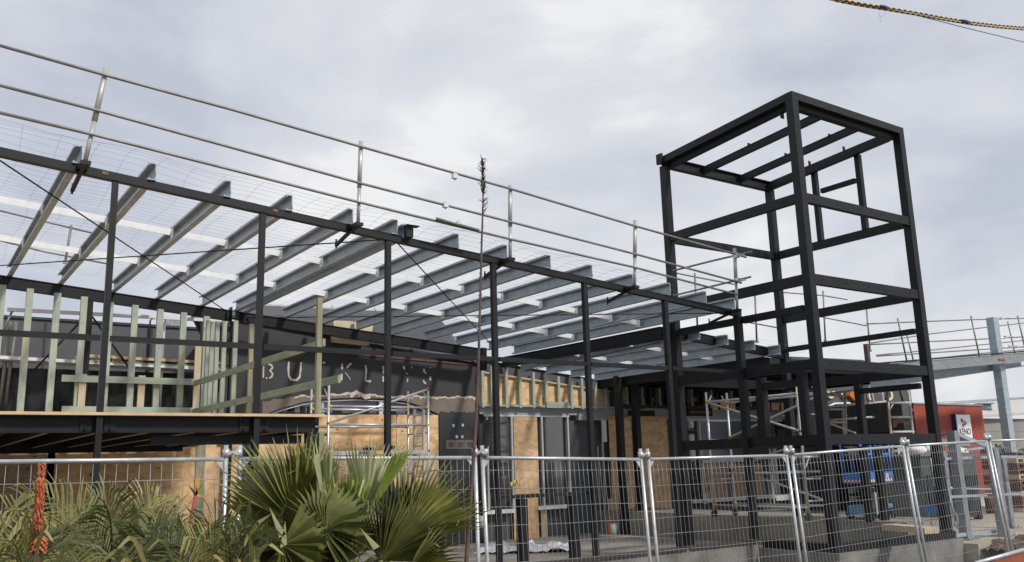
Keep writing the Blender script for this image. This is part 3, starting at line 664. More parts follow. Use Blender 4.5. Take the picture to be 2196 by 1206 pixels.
# right windows
f = sheet(1474, 903, 1498, 1066, Y=YW+.05, mt='dark_glass', par=ww, nm='window')
f2 = sheet(1501, 903, 1640, 1066, Y=YW+.05, mt='sky_tint_glass', par=ww, nm='window')
a, b = OY(1473, 898, YW), OY(1675, 902, YW); bx(a.x, b.x, YW-.03, YW+.04, 1.0, 1.05).build('head_frame', 'alu_frame', ww)
a = OY(1499, 920, YW); bx(a.x-.025, a.x+.025, YW-.03, YW+.05, -1.02, 1.0).build('mullion', 'alu_frame', f2)
a, b = OY(1500, 990, YW), OY(1600, 990, YW); bx(a.x+.02, b.x, YW-.03, YW+.04, a.z-.04, a.z+.03).build('transom', 'alu_frame', f2)
sheet(1505, 996, 1562, 1068, Y=YW, mt='plywood_old', par=ww); sheet(1566, 996, 1640, 1066, Y=YW, mt='plywood_old', par=ww)
a, b = OY(1484, 1075, YW-.1), OY(1662, 1066, YW-.1); bx(a.x, b.x, YW-.14, YW+.04, a.z-.06, a.z+.03).build('sill', 'white_paint', ww)
sheet(1641, 858, 1662, 1080, Y=YW-.05, mt='white_paint', par=ww, nm='column_casing')
sheet(1664, 905, 1695, 1062, Y=YW+.06, mt='dark_glass', par=ww, nm='window'); sheet(1664, 1063, 1700, 1072, Y=YW-.02, mt='white_paint', par=ww, nm='sill')
p = OY(1513, 1095, YW-.3); m = MB(); m.tube((p.x, p.y, -1.17), (p.x, p.y, -.95), .05, 10); m.ball((p.x, p.y, -.93), .055, 8); tag(m.build('vent_cap', 'white_paint'), 'small white capped vent pipe on the ledge below the boarded window', 'vent pipe')
# raking parapet
pa = thing('raking_parapet', 'raking row of green studs over plywood above the aluminium windows', 'stud wall', (13, 16.9, 1.3))
YR = 16.88
a, b = OY(1026, 797, YR+.05), OY(1320, 842, YR+.05)
z0_ = OY(1100, 873, YR+.05).z
m = MB(); m.prism([(a.x, YR+.05, z0_), (b.x, YR+.05, z0_), (b.x, YR+.05, b.z), (a.x, YR+.05, a.z)], (0, .02, 0)); m.build('plywood_sheet', 'plywood', pa)
m = MB(); m.bar((a.x, YR+.02, a.z-.01), (b.x, YR+.02, b.z-.01), .08, .035); m.build('top_plate', 'pale_board', pa)
m = MB(); m.bar((a.x, YR, z0_+.02), (b.x, YR, z0_+.02), .09, .045); m.build('bottom_plate', 'treated_pine', pa)
for x, yt in ((1032,790),(1052,787),(1083,789),(1112,793),(1141,799),(1168,803),(1195,808),(1222,811),(1245,812),(1274,818),(1296,821)):
    p = OY(x, yt, YR); bx(p.x-.035, p.x+.035, YR-.06, YR-.005, z0_-.03, p.z).build('stud', 'treated_pine', pa)
p, q = OY(1172, 866, YR-.08), OY(1219, 866, YR-.08); bx(p.x, q.x, YR-.1, YR-.065, z0_-.02, z0_+.12).build('blocking', 'treated_pine', pa)
m = MB(); m.prism([(a.x, YR+.09, z0_), (b.x+1, YR+.09, z0_), (b.x+1, YR+.09, b.z+.12), (a.x, YR+.09, a.z+.26)], (0, .05, 0)); m.build('backing', 'wall_grey', pa)
m = MB(); m.bar((a.x, YR+.11, a.z+.27), (b.x+1, YR+.11, b.z+.13), .1, .04); m.build('backing_cap', 'charcoal_paint', pa)
# dark battened wall further right with pale brackets
dw = thing('batten_wall', 'black wall frame with short pale timber brackets, left of the tower base', 'wall', (17, 16.8, 1.1))
a, b = OY(1320, 850, 16.7), OY(1720, 850, 16.7)
bx(a.x, 27, 16.78, 16.95, 1.36, 2.02).build('backing', 'wall_dark', dw)
m = MB(); m.box(a.x, b.x, 16.5, 16.74, 1.30, 1.38); m.box(a.x, b.x, 16.5, 16.74, 1.78, 1.86); m.build('rail', 'charcoal_paint', dw)
for k, x in enumerate((1338, 1352, 1371, 1388, 1408, 1425, 1476, 1500, 1518, 1541, 1561, 1580, 1600)):
    p = OY(x, 850, 16.7); m = MB(); m.box(p.x-.03, p.x+.03, 16.62, 16.74, 1.40, 1.66+.05*(k % 2)); m.box(p.x-.03, p.x+.12, 16.62, 16.74, 1.39, 1.44); m.build('bracket', 'pale_board', dw)
    bx(p.x-.12, p.x-.05, 16.48, 16.60, 1.36, 1.80).build('batten', 'charcoal_paint' if k % 2 else 'weathered_pine', dw)
for x0, x1 in ((1346, 1362), (1372, 1386), (1396, 1410), (1480, 1496), (1522, 1536)): sheet(x0, 852, x1, 862, Y=16.755, mt='panel_grey', par=dw, nm='panel')
for k, (x0, x1) in enumerate(((1524, 1540), (1545, 1560), (1565, 1578), (1640, 1652), (1655, 1672), (1675, 1690))): sheet(x0, 864, x1, 880, Y=16.46, mt='plywood_warm', par=dw, nm='panel')
m = MB(); m.box(OY(1470, 885, 16).x, OY(1522, 885, 16).x, 15.9, 16.0, OY(1500, 893, 16).z, OY(1500, 876, 16).z); m.m = 1; m.box(OY(1472, 885, 16).x, OY(1517, 885, 16).x, 15.88, 15.9, OY(1500, 887, 16).z, OY(1500, 883, 16).z); m.build('sign_box', ['black_void', 'brick_stack'], dw)
sheet(1347, 880, 1405, 893, Y=16.4, mt='black_void', par=dw, nm='sign_box')
for x in (1330, 1366): p = OY(x, 900, 16); bx(p.x-.07, p.x+.07, 15.95, 16.1, -1.68, 2.0).build('post', 'charcoal_paint', dw)
# low dark roof slab behind the tower
lr = thing('low_roof', 'black low roof with deep fascia behind the tower frame', 'roof', (20, 15, 1.9))
bx(14.52, 21.5, 12.6, 16.9, 1.98, 2.10).build('roof_sheet', 'black_void', lr); bx(14.52, 21.5, 12.45, 12.6, 1.84, 2.1).build('fascia', 'charcoal_paint', lr)
bx(21.5, 21.6, 12.45, 17, 1.84, 2.2).build('end_fascia', 'charcoal_paint', lr)
for k in range(9): bx(15+k*.75, 15.1+k*.75, 12.7, 16.8, 1.8, 1.97).build('rafter', 'charcoal_paint', lr)
bx(16.0, 16.1, 12.5, 12.6, -1.5, 1.84).build('post', 'charcoal_paint', lr)
# ------------------------------------------------ second gable with letters, right of tower
YG2 = 17.0
sg = thing('sign_gable', 'dark grey gable with cream letters and arched window beyond the tower', 'building', (25, 17.3, -1.5))
g0, g1 = OY(1700, 800, YG2-.3), OY(1950, 812, YG2-.3)
m = MB(); yy = YG2-.3; pts = [(g0.x, yy, 1.0), (g0.x, yy, OY(1700, 765, yy).z), (OY(1850, 775, yy).x, yy, OY(1850, 772, yy).z), (g1.x, yy, g1.z), (OY(1965, 960, yy).x, yy, -1.5), (g0.x, yy, -1.5)]
m.prism(pts, (0, .5, 0)); m.build('wall', 'wall_grey', sg)
a5 = [(1765,880),(1790,868),(1830,867),(1865,872),(1895,884),(1915,893)]
m = MB(); m.prism([OY(x, y, yy-.02) for x, y in a5]+[OY(1915, 965, yy-.02), OY(1765, 965, yy-.02)], (0, .015, 0)); f = m.build('arch_window', 'sky_tint_glass', sg)
m = MB(); m.path([OY(x, y-2, yy-.03) for x, y in a5], .035, 6); m.build('window_frame', 'white_paint', f)
for x in (1812, 1868): p = OY(x, 900, yy-.03); bx(p.x-.08, p.x+.08, yy-.04, yy-.02, -1.3, 1.35).build('mullion', 'sign_blue', f)
def ring(m, cx, cy, rx, ry, a0, a1, w, Y, n=18):
    P = []
    for k in range(n+1): t = math.radians(a0+(a1-a0)*k/n); P.append((OY(cx+rx*math.cos(t), cy-ry*math.sin(t), Y), OY(cx+(rx-w)*math.cos(t), cy-(ry-w)*math.sin(t), Y)))
    for (a, b), (c, d) in zip(P[:-1], P[1:]): m.prism([a, b, d, c], (0, .06, 0))
m = MB(); ring(m, 1909, 849, 6.5, 10, 0, 360, 4, yy-.08, 22); m.build('letter', 'letter_cream', sg)
m = MB(); ring(m, 1783, 844, 7.5, 11, 150, 390, 4, yy-.08); m.build('letter', 'letter_cream', sg)
m = MB(); m.prism([OY(1801,842,yy-.08), OY(1806,842,yy-.08), OY(1815,855,yy-.08), OY(1811,857,yy-.08)], (0, .06, 0)); m.build('letter', 'letter_cream', sg)
m = MB(); ring(m, 1828, 843, 7, 6, 0, 360, 3, yy-.08); m.build('letter', 'letter_cream', sg)
m = MB(); ring(m, 1867, 846, 4, 12, 60, 300, 3, yy-.08); m.build('letter', 'letter_cream', sg)
m = MB(); p = OY(1918, 874, yy-.15); m.ball(p, .12, 10); m.tube(p, p+V((.12, -.12, -.04)), .07, 8); m.tube(p, p+V((0, .15, 0)), .05, 8); m.build('camera', 'white_paint', sg)
m = MB(); m.path([OY(1926, 822, yy-.02), OY(1946, 895, yy-.02)], .03, 5); m.path([OY(1903, 884, yy-.02), OY(1915, 889, yy-.02), OY(1955, 889, yy-.02)], .03, 5); m.build('cable_run', 'cable_black', sg)
# ================================================================== FAR RIGHT BACKGROUND
# grey + red building
YB = 13.6
rb = thing('red_building', 'brick-red rendered building with a square lottery sign on its wall', 'building', (24, 14, -1.53))
tl, tr_ = OY(1958, 866, YB), OY(2100, 868, YB); br = OY(2127, 1092, YB)
bx(tl.x, tr_.x+.12, YB, YB+2.5, -1.25, tr_.z-.04).build('wall', 'red_wall', rb)
bx(tl.x, tr_.x+.12, YB+.03, YB+2.5, -1.53, -1.25).build('base_course', 'roof_pale', rb)
bx(tl.x-.02, tr_.x+.15, YB-.03, YB+2.5, tr_.z-.04, tr_.z).build('capping', 'galv_dull', rb)
g_ = OY(1936, 860, YB); bx(g_.x, tl.x-.01, YB+.05, YB+2.5, OY(1920, 925, YB).z, tr_.z+.03).build('upper_wall', 'wall_grey', rb)
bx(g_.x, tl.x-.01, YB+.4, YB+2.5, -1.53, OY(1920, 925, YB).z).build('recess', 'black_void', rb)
a, b = OY(1975, 943, YB), OY(2080, 957, YB); bx(a.x, b.x, YB-.02, YB-.002, b.z, a.z).build('panel', 'galv_dull', rb)
# lit box sign: white face with triangle and word
s0, s1 = OY(2052, 888, YB-.32), OY(2081, 942, YB-.32)
sg2 = thing('wall_sign', 'white square lottery sign with a coloured triangle on the red wall', 'sign', ((s0.x+s1.x)/2, YB-.2, s1.z))
a = OY(2048, 888, YB-.12); b = OY(2080, 941, YB-.12)
bx(a.x, b.x+.14, YB-.12, YB-.001, b.z, a.z).build('case', 'sign_blue', sg2)
bx(a.x+.02, b.x+.13, YB-.135, YB-.122, b.z+.02, a.z-.02).build('face', 'sign_white', sg2)
fx, fw, fz, fh = a.x+.02, b.x+.11-a.x, b.z, a.z-b.z
def SP(u, v): return V((fx+fw*u, YB-.137, fz+fh*v))
m = MB(); m.prism([SP(.30,.83), SP(.30,.68), SP(.48,.74)], (0,-.006,0)); m.build('triangle_dark', 'sign_ink', sg2)
m = MB(); m.prism([SP(.50,.745), SP(.34,.66), SP(.34,.63), SP(.72,.63)], (0,-.006,0)); m.build('triangle_red', 'orange_paint', sg2)
m = MB(); m.prism([SP(.72,.62), SP(.50,.62), SP(.50,.53)], (0,-.006,0)); m.build('triangle_green', 'far_green', sg2)
m = MB(); m.prism([SP(.32,.60), SP(.49,.60), SP(.49,.52), SP(.36,.44)], (0,-.006,0)); m.build('triangle_blue', 'lift_blue', sg2)
def text(s, loc, size, rot, mt, parent, name='lettering', ext=.004):
    cu = bpy.data.curves.new(name, 'FONT'); cu.body = s; cu.size = size*S; cu.extrude = ext; cu.align_x = 'CENTER'; cu.offset = .004
    o = bpy.data.objects.new(name, cu); col.objects.link(o); dg = bpy.context.evaluated_depsgraph_get()
    me = bpy.data.meshes.new_from_object(o.evaluated_get(dg)); bpy.data.objects.remove(o); me.name = name
    me.materials.clear(); me.materials.append(M[mt])
    o = bpy.data.objects.new(name, me); col.objects.link(o); o.parent = parent; o.location = W(loc)-wloc(parent); o.rotation_euler = rot
    WL[o.name] = W(loc); return o
kt = text('KENO', SP(.5, .17), .24, (math.pi/2, 0, 0), 'sign_ink', sg2); kt.scale = (fw*.80*S/max(.01, kt.dimensions.x), 1, 1)
# pale shed beyond
sh = thing('warehouse', 'pale concrete warehouse with low roof behind the red building', 'building', (38, 18, -1.5))
YH = 19.0
a, b = OY(2085, 892, YH), OY(2260, 885, YH)
bx(a.x, b.x+6, YH, YH+5, -1.53, a.z-.1).build('wall', 'shed_wall', sh)
m = MB(); m.prism([(a.x-.2, YH-.3, a.z-.1), (b.x+6, YH-.3, b.z+.2), (b.x+6, YH-.3, b.z+.32), (a.x-.2, YH-.3, a.z)], (0, .35, 0)); m.build('gutter', 'roof_pale', sh)
m = MB(); r0 = OY(2085, 877, YH+3); r1 = OY(2260, 870, YH+3); m.add([(a.x-.2, YH, a.z), (b.x+6, YH, b.z+.3), (b.x+6, YH+3, r1.z+.4), (a.x-.2, YH+3, r0.z)], [(0, 1, 2, 3)]); m.build('roof', 'roof_pale', sh)
m = MB(); m.tube((a.x-.2, YH+3, r0.z), (b.x+6, YH+3, r1.z+.4), .1, 8); m.build('ridge', 'galv_dull', sh)
m = MB(); p = OY(2112, 880, YH+1); m.tube(p, p+V((0, 0, .25)), .28, 10); m.tube(p+V((0, 0, .25)), p+V((0, 0, .3)), .4, 10); m.build('roof_vent', 'galv_dull', sh)
m = MB(); p = OY(2100, 925, YH); m.box(p.x, b.x+6, YH-.01, YH-.002, p.z-.02, p.z+.02); m.build('joint', 'galv_dull', sh)
# shrubs beyond
def shrub(c, r, n, lab, mt='far_green', seed=1):
    q = random.Random(seed); m = MB()
    for _ in range(n):
        d = V((q.gauss(0,1), q.gauss(0,1), q.gauss(0,.7))).normalized()*r*q.uniform(.3, 1)
        p = V(c)+d; s = .05*r/.5; a = V((q.uniform(-1,1), q.uniform(-1,1), q.uniform(-1,1))).normalized()*s; b = V((q.uniform(-1,1), q.uniform(-1,1), q.uniform(-1,1))).normalized()*s
        m.add([p-a, p+b, p+a, p-b], [(0, 1, 2, 3)])
    t = thing('shrub', lab, 'shrub', (c[0], c[1], -1.53)); m.build('foliage', mt, t); tubem((c[0], c[1], -1.53), (c[0], c[1], c[2]), .04).build('stem', 'stalk_brown', t)
p = OY(2128, 958, 16); shrub((p.x, 16, -.45), .75, 500, 'dark green shrub between the red building and the warehouse')
p = OY(2160, 957, 17); shrub((p.x, 17, -.5), .8, 500, 'dark green shrub in front of the warehouse wall', seed=2)
# stacked bricks / pallets
def stack(x0, y0, x1, y1, Y, lab, n=11):
    a, b = OY(x0, y0, Y), OY(x1, y1, Y); t = thing('pallet_stack', lab, 'pallet stack', ((a.x+b.x)/2, Y, -1.53), 'stacks of timber pallets by the red building'); h = (a.z+1.53)/n
    for k in range(n):
        z = -1.53+k*h; m = MB(); m.box(a.x, b.x, Y, Y+.3, z+h*.75, z+h*.98); m.box(a.x, b.x, Y, Y+.3, z+.01, z+h*.16)
        for f in (0, .45, .9): m.box(a.x+(b.x-a.x)*f, a.x+(b.x-a.x)*(f+.1), Y, Y+.3, z+h*.16, z+h*.75)
        m.build('pallet', 'brick_stack' if k % 3 else 'pale_board', t)
stack(2124, 962, 2140, 1080, 12.9, 'tall narrow stack of timber pallets against the corner of the red building')
stack(2178, 970, 2225, 1075, 11.2, 'reddish pallet stack cut off by the right edge of the photo')
p = OZ(2131, 1104, -1.53); q = V((p.x, p.y, OY(2122, 1058, p.y).z)); m = MB(); m.tube(p, q-V((0,0,.12)), .16, 12); m.m = 1; m.tube(q-V((0,0,.12)), q, .165, 12); tag(m.build('bollard', ['brown_pipe', 'roof_pale']), 'short brown round bollard with a pale cap in the gravel yard', 'bollard')
p = OZ(2198, 1086, -1.53); m = MB(); m.tube(p+V((-.05,0,.0)), p+V((-.05,0,.42)), .2, 10, .05) if False else m.path([p, p+V((0,0,.45))], .2, 10, .05); m.box(p.x-.24, p.x+.24, p.y-.24, p.y+.24, p.z, p.z+.03); tag(m.build('traffic_cone', 'orange_paint'), 'orange cone at the right edge beside the galvanised post', 'traffic cone')
# grey ribbed bins with white sacks
def binn(cx, cy, w_, h, ry, lab, z=-1.5):
    t = thing('storage_bin', lab, 'bin', (cx, cy, z), 'tall grey ribbed bins behind the fence')
    m = MB(); m.prism([(cx-w_*.46, cy-.4, z+.06), (cx+w_*.46, cy-.4, z+.06), (cx+w_*.5, cy-.45, z+h), (cx-w_*.5, cy-.45, z+h)], (0, .9, 0))
    for k in range(9): x = cx-w_*.42+w_*.84*k/8; m.box(x-.012, x+.012, cy-.475, cy-.43, z+.12, z+h*.72)
    m.build('body', 'bin_ribbed', t); bx(cx-w_*.54, cx+w_*.54, cy-.5, cy+.5, z+h, z+h+.06).build('lid', 'bin_grey', t)
    for s in (-1, 1): m = MB(); m.tube((cx+s*w_*.4, cy-.46, z+.06), (cx+s*w_*.4, cy-.3, z+.06), .06, 10); m.build('wheel', 'black_rubber', t)
    return t
def sack(c, r, lab, seed):
    q = random.Random(seed); m = MB(); m.ball(c, r, 14, 1.4, 1, .62)
    m.v = [p+V((q.uniform(-1,1), q.uniform(-1,1), q.uniform(-1,1)))*r*.13 for p in m.v]; tag(m.build('sack', 'white_paint'), lab, 'sack', 'white sacks on the grey bins')
def at(x, y, Y): return OY(x, y, Y)
pb = at(2003, 1090, 10.9)
b1 = binn(at(2004, 1050, 10.9).x, 11.3, 1.0, 1.42, 0, 'grey ribbed bin with a notice stuck on it, left of the tower leg')
bxx = at(2004, 1050, 10.9).x
m = MB(); m.box(bxx-.12, bxx+.13, 10.83, 10.84, -.42, -.12); nt_ = m.build('notice', 'sign_white', b1)
m = MB(); m.box(bxx-.09, bxx+.10, 10.826, 10.83, -.30, -.285); m.box(bxx-.09, bxx+.06, 10.826, 10.83, -.34, -.325); m.box(bxx-.09, bxx+.08, 10.826, 10.83, -.38, -.365); m.m = 1; m.box(bxx-.09, bxx-.02, 10.826, 10.83, -.24, -.15); m.build('print', ['sign_ink', 'sign_blue'], nt_)
m = MB(); m.box(bxx-.12, bxx+.06, 10.80, 10.84, -.72, -.5); m.tube((bxx, 10.78, -.62), (bxx+.42, 10.74, -.78), .022, 6); m.build('white_box', 'white_paint', b1)
b2 = binn(at(2078, 1060, 10.9).x, 11.3, .75, 1.38, 0, 'wider grey bin on wheels between the galvanised posts')
sack((bxx-.35, 11.0, .06), .19, 'white sack lying on the left grey bin', 1); sack((bxx+.25, 11.05, .05), .17, 'white sack at the right end of the left grey bin', 2)
x2 = at(2078, 1060, 10.9).x; sack((x2-.15, 11.0, .02), .16, 'bulging white sack on the bin by the red wall', 3); sack((x2+.25, 11.05, 0), .12, 'smaller white sack on the bin by the red wall', 4)
# galvanised handrail frame
hf = thing('handrail_frame', 'galvanised post and rail frame on base plates at the right of the tower', 'handrail', (16, 8.7, -1.5))
zt_ = OY(2055, 924, 8.65).z
def gpost(x, y, w_, top, nm='post', z=-1.5):
    m = MB(); m.box(x-w_/2, x+w_/2, y-w_/2, y+w_/2, z+.02, top); m.build(nm, 'galv_dull', hf)
    m = MB(); m.box(x-w_*1.1, x+w_*1.1, y-w_*1.1, y+w_*1.1, z, z+.02)
    for sx in (-1, 1): m.tube((x+sx*w_*.8, y-w_*.8, z), (x+sx*w_*.8, y-w_*.8, z+.06), .014, 6)
    m.build('base_plate', 'galv_dull', hf)
A_, B_, C_, Dd, E_ = (15.56, 8.66), (16.45, 8.45), (18.0, 10.3), (18.3, 9.25), (15.35, 10.9)
gpost(*A_, .15, zt_); gpost(*B_, .15, OY(2139, 960, 8.45).z); gpost(C_[0], C_[1], .13, OY(2042, 968, 10.3).z); gpost(Dd[0], Dd[1], .13, -.1)
p = OZ(1970, 1122, -1.17); gpost(15.2, 10.9 if False else 10.0, .13, .12, z=-1.17)
a, b = V((A_[0], A_[1], zt_-.03)), V((B_[0], B_[1], OY(2139, 963, 8.45).z)); barm(a, b, .08, .06).build('rail', 'galvanised', hf)
a2 = OY(2010, 938, 9.2); barm(V((A_[0], A_[1], zt_-.03)), a2, .05, .04).build('rail', 'galvanised', hf)
for (x0, y0, x1, y1, Y, w_) in ((2025,984,2135,980,8.7,.05), (2145,980,2240,980,8.7,.05), (2035,1066,2240,1057,8.6,.045), (2072,1048,2140,1049,9.2,.03), (2045,1149,2164,1137,8.62,.06), (2070,966,2130,957,9.6,.04)):
    a, b = OY(x0, y0, Y), OY(x1, y1, Y); barm(a, b, w_*.7, w_).build('rail', 'galvanised', hf)
m = MB(); m.path([OY(2036, 1066, 8.6), OY(2043, 1092, 8.6), OY(2052, 1108, 8.6), OY(2055, 1135, 8.6)], .018, 6); m.build('rail_return', 'galvanised', hf)
# tall galvanised canopy post + beams
cf = thing('canopy_frame', 'tall galvanised post carrying a pale channel under a dark beam', 'steel frame', (21, 12, -1.5))
p = OZ(2172, 1120, -1.5); YC = 11.9
pt, pb_ = OY(2134, 683, YC), OY(2170, 1080, YC); xm = OY(2152, 860, YC).x
bx(xm-.13, xm+.13, YC-.1, YC+.1, -1.5, pt.z).build('post', 'galvanised', cf)
a, b = OY(1868, 833, YC+.2), OY(2190, 785, YC+.2)
m = MB(); m.prof(a-V((0,0,.02)), b-V((0,0,.02)), Cprof(.27, .1, .015, False)); m.build('channel', 'galvanised', cf)
a, b = OY(1870, 800, YC-.25), OY(2260, 764, YC-.25); m = MB(); m.bar((a.x-.0, YC-.25, a.z+.05), (b.x, YC-.25, b.z+.05), .14, .24); m.build('dark_beam', 'galv_dull', cf)
m = MB(); m.bar((a.x, YC-.26, a.z+.20), (b.x, YC-.26, b.z+.20), .2, .03); m.build('flashing', 'charcoal_paint', cf)
m = MB(); a = OY(2143, 769, YC-.34); b = OY(2156, 774, YC-.34); m.box(a.x, b.x, YC-.34, YC-.322, b.z, a.z); m.build('spray_mark', 'barrier_red', cf)
# rusty post near
p = OY(1862, 745, 12.3); tag(bx(p.x-.12, p.x-.03, 12.25, 12.35, 2.105, OY(1855, 738, 12.3).z).build('rusty_stub', 'stalk_brown'), 'short rusty steel stub on the edge of the low black roof', 'steel stub')

# ================================================================== SCAFFOLDS
def mobile(name, label, x0, y0, x1, y1, wdt, z0, ztop, rails, planks, braces, mt='alu', stripes=True, ends='yellow', rung=.22, r=.025):
    """tower from (x0,y0) to (x1,y1); end frames perpendicular, width wdt"""
    t = thing(name, label, 'scaffold', ((x0+x1)/2, (y0+y1)/2, z0), None)
    d = V((x1-x0, y1-y0, 0)); L = d.length; d.normalize(); n = V((-d.y, d.x, 0))
    P = lambda s, w_, z: V((x0, y0, 0))+d*(s*L)+n*w_+V((0, 0, z))
    for s in (0, 1):
        m = MB()
        for w_ in (0, wdt): m.tube(P(s, w_, z0+.12), P(s, w_, ztop), r, 8)
        z = z0+.35
        while z < ztop-.15: m.tube(P(s, 0, z), P(s, wdt, z), r*.75, 6); z += rung*1.8
        for z in (z0+.9, ztop-.28): m.tube(P(s, 0, z), P(s, wdt*.25, z+.22), r*.6, 6); m.tube(P(s, wdt, z), P(s, wdt*.75, z+.22), r*.6, 6)
        m.build('end_frame', mt, t)
        for w_ in (0, wdt): m = MB(); q = P(s, w_, z0); m.tube(q+d*.03+V((0,0,.07)), q-d*.03+V((0,0,.07)), .07, 10); m.build('castor', 'black_rubber', t)
    for z in rails:
        for w_ in (0, wdt):
            m = MB(); m.tube(P(.01, w_, z), P(.99, w_, z), r*.85, 8); m.m = 1
            for s in (.012, .988): m.tube(P(s-.012, w_, z), P(s+.012, w_, z), r*1.35, 8)
            m.build('guard_tube', [mt, ends], t)
    for z in planks:
        m = MB(); a, b = P(0, wdt*.5, z), P(1, wdt*.5, z); m.bar(a, b, wdt*.9, .03); m.m = 1; m.bar(P(0, 0, z), P(1, 0, z), .03, .075); m.bar(P(0, wdt, z), P(1, wdt, z), .03, .075); m.build('platform', ['plywood_old', mt], t)
    for (s0, za, s1, zb, w_) in braces:
        m = MB(); m.tube(P(s0, w_, za), P(s1, w_, zb), r*.85, 8); m.m = 1
        for q in (P(s0, w_, za), P(s1, w_, zb)): m.ball(q, r*1.5, 6)
        m.build('brace', [mt, 'red_plastic'], t)
    return t
xa, xb = OY(705, 860, 15.6).x, OY(918, 860, 15.6).x
zt_ = OY(918, 832, 15.6).z
z1, z2, z3 = OY(810, 873, 15.6).z, OY(810, 911, 15.6).z, OY(800, 971, 15.6).z
s1_ = mobile('mobile_scaffold', 'aluminium mobile scaffold tower in front of the boarded arch window', xa, 15.6, xb, 15.6, .85, -1.68, zt_, (z1, z2, -1.0, -.45), (z3,), ((0, z2+.02, 1, zt_-.03, 0), (0, -1.1, 1, z3+.02, 0)))
m = MB(); m.box(xb-.1, xb-.06, 15.62, 15.68, -1.6, z1); m.box(xb-.1, xb-.06, 16.0, 16.06, -1.6, z1)
z = -1.4
while z < z1: m.tube((xb-.08, 15.65, z), (xb-.08, 16.03, z), .014, 6); z += .2
m.build('ladder', 'alu', s1_)
a = OY(800, 970, 15.57); m = MB(); m.box(a.x-.28, a.x-.08, 15.573, 15.58, z3-.025, z3+.025); m.m = 1; m.box(a.x-.05, a.x+.32, 15.573, 15.58, z3-.025, z3+.025); m.build('sticker', ['sign_blue', 'tape_yellow'], s1_)
mobile('mobile_scaffold', 'aluminium mobile scaffold tower on the raised floor behind the tower posts', 14.5, 12.9, 14.5, 10.62, -.62, -1.17, 1.35, (-.93, -.30, .34, 1.15), (.0,), ((0, .42, 1, 1.12, 0), (0, -.25, 1, .4, 0), (0, -.2, 1, -.85, 0), (0, 1.15, 1, .45, -.62)))
# frame scaffold at right
fs = thing('frame_scaffold', 'pale steel frame scaffold against the gable with cream letters', 'scaffold', (23, 14, -1.5))
YA, YBk = 13.1, 14.5
def ft(x0, y0, x1, y1, Y, r=.032, nm='tube', mt='roof_pale'): m = MB(); m.tube(OY(x0, y0, Y), OY(x1, y1, Y), r, 7); return m.build(nm, mt, fs)
for x0, y0, x1, y1 in ((1901,822,1917,1010),(1947,828,1966,1010)): ft(x0, y0, x1, y1, YA, .036, 'standard')
for y0, y1 in ((833,833),(864,864),(895,895),(927,926),(968,966)): ft(1904+(y0-833)*.1, y0, 1950+(y0-833)*.1, y1, YA, .032, 'ledger')
for x0, y0, x1, y1 in ((1912,835,1906,845),(1942,836,1952,850),(1915,866,1908,880),(1948,866,1958,882)): ft(x0, y0, x1, y1, YA, .02, 'gusset')
for x0, y0, x1, y1 in ((1866,826,1878,888),(1889,824,1897,885),(1811,840,1816,960),(1806,872,1812,960)): ft(x0, y0, x1, y1, YBk, .036, 'standard')
for x0, y0, x1, y1 in ((1860,833,1904,830),(1861,866,1905,861),(1866,896,1910,892),(1772,848,1812,849),(1772,846,1843,836),(1776,878,1810,878),(1776,873,1843,866),(1778,906,1815,906),(1780,901,1912,892),(1778,908,1834,929)): ft(x0, y0, x1, y1, YBk, .03, 'ledger')
for x0, y0, x1, y1 in ((1802,845,1811,862),(1876,835,1886,846),(1808,880,1816,892)): ft(x0, y0, x1, y1, YBk, .022, 'gusset')
m = MB(); a, b = OY(1866, 884, 15.9), OY(1910, 898, 15.9); m.prism([OY(1864, 884, 15.9), OY(1882, 875, 15.9), OY(1912, 893, 15.9), OY(1908, 905, 15.9), OY(1880, 905, 15.9)], (0, .4, 0)); m.build('stretcher_deck', 'plywood_old', fs)
m = MB(); m.prism([OY(1914, 898, YA+.1), OY(1956, 898, YA+.1), OY(1952, 904, YA+.1), OY(1925, 908, YA+.1), OY(1920, 918, YA+.1), OY(1916, 916, YA+.1)], (0, .2, 0)); m.build('bracket', 'brick_stack', fs)
# boom lift arm, orange and red
bl = thing('boom_arm', 'orange and rust-red folding boom arm reaching behind the pale scaffold', 'boom lift', (22, 15.2, -1.5))
barm(OY(1817, 843, 15.2), OY(1848, 872, 15.2), .2, .2).build('upper_arm', 'orange_paint', bl)
barm(OY(1848, 872, 15.2), OY(1878, 892, 15.2), .18, .18).build('middle_arm', 'orange_paint', bl)
barm(OY(1900, 905, 15.2), OY(1884, 926, 15.2), .16, .18).build('lower_arm', 'red_plastic', bl)
barm(OY(1884, 926, 15.2), OY(1870, 968, 15.2), .16, .18).build('lower_arm', 'red_plastic', bl)
f3 = thing('frame_scaffold', 'pale scaffold frame standing between the blue lift and the grey bins', 'scaffold', OY(1930, 1100, 11.8))
for (x0, y0, x1, y1) in ((1926,958,1940,1112),(1906,962,1918,1085),(1946,962,1956,1095)): m = MB(); m.tube(OY(x0, y0, 11.8), OY(x1, y1, 11.8), .024, 7); m.build('standard', 'roof_pale', f3)
for (x0, y0, x1, y1) in ((1898,985,1958,985),(1926,1022,1962,1021),(1905,1052,1968,1053),(1900,1082,1975,1085),(1930,1046,1938,1048)): m = MB(); m.tube(OY(x0, y0, 11.8), OY(x1, y1, 11.8), .02, 7); m.build('ledger', 'roof_pale', f3)
m = MB(); m.path([OY(x, y, 11.7) for x, y in ((1895,988),(1908,992),(1913,1004),(1915,1040),(1918,1070))], .022, 7); m.build('hoop', 'roof_pale', f3)
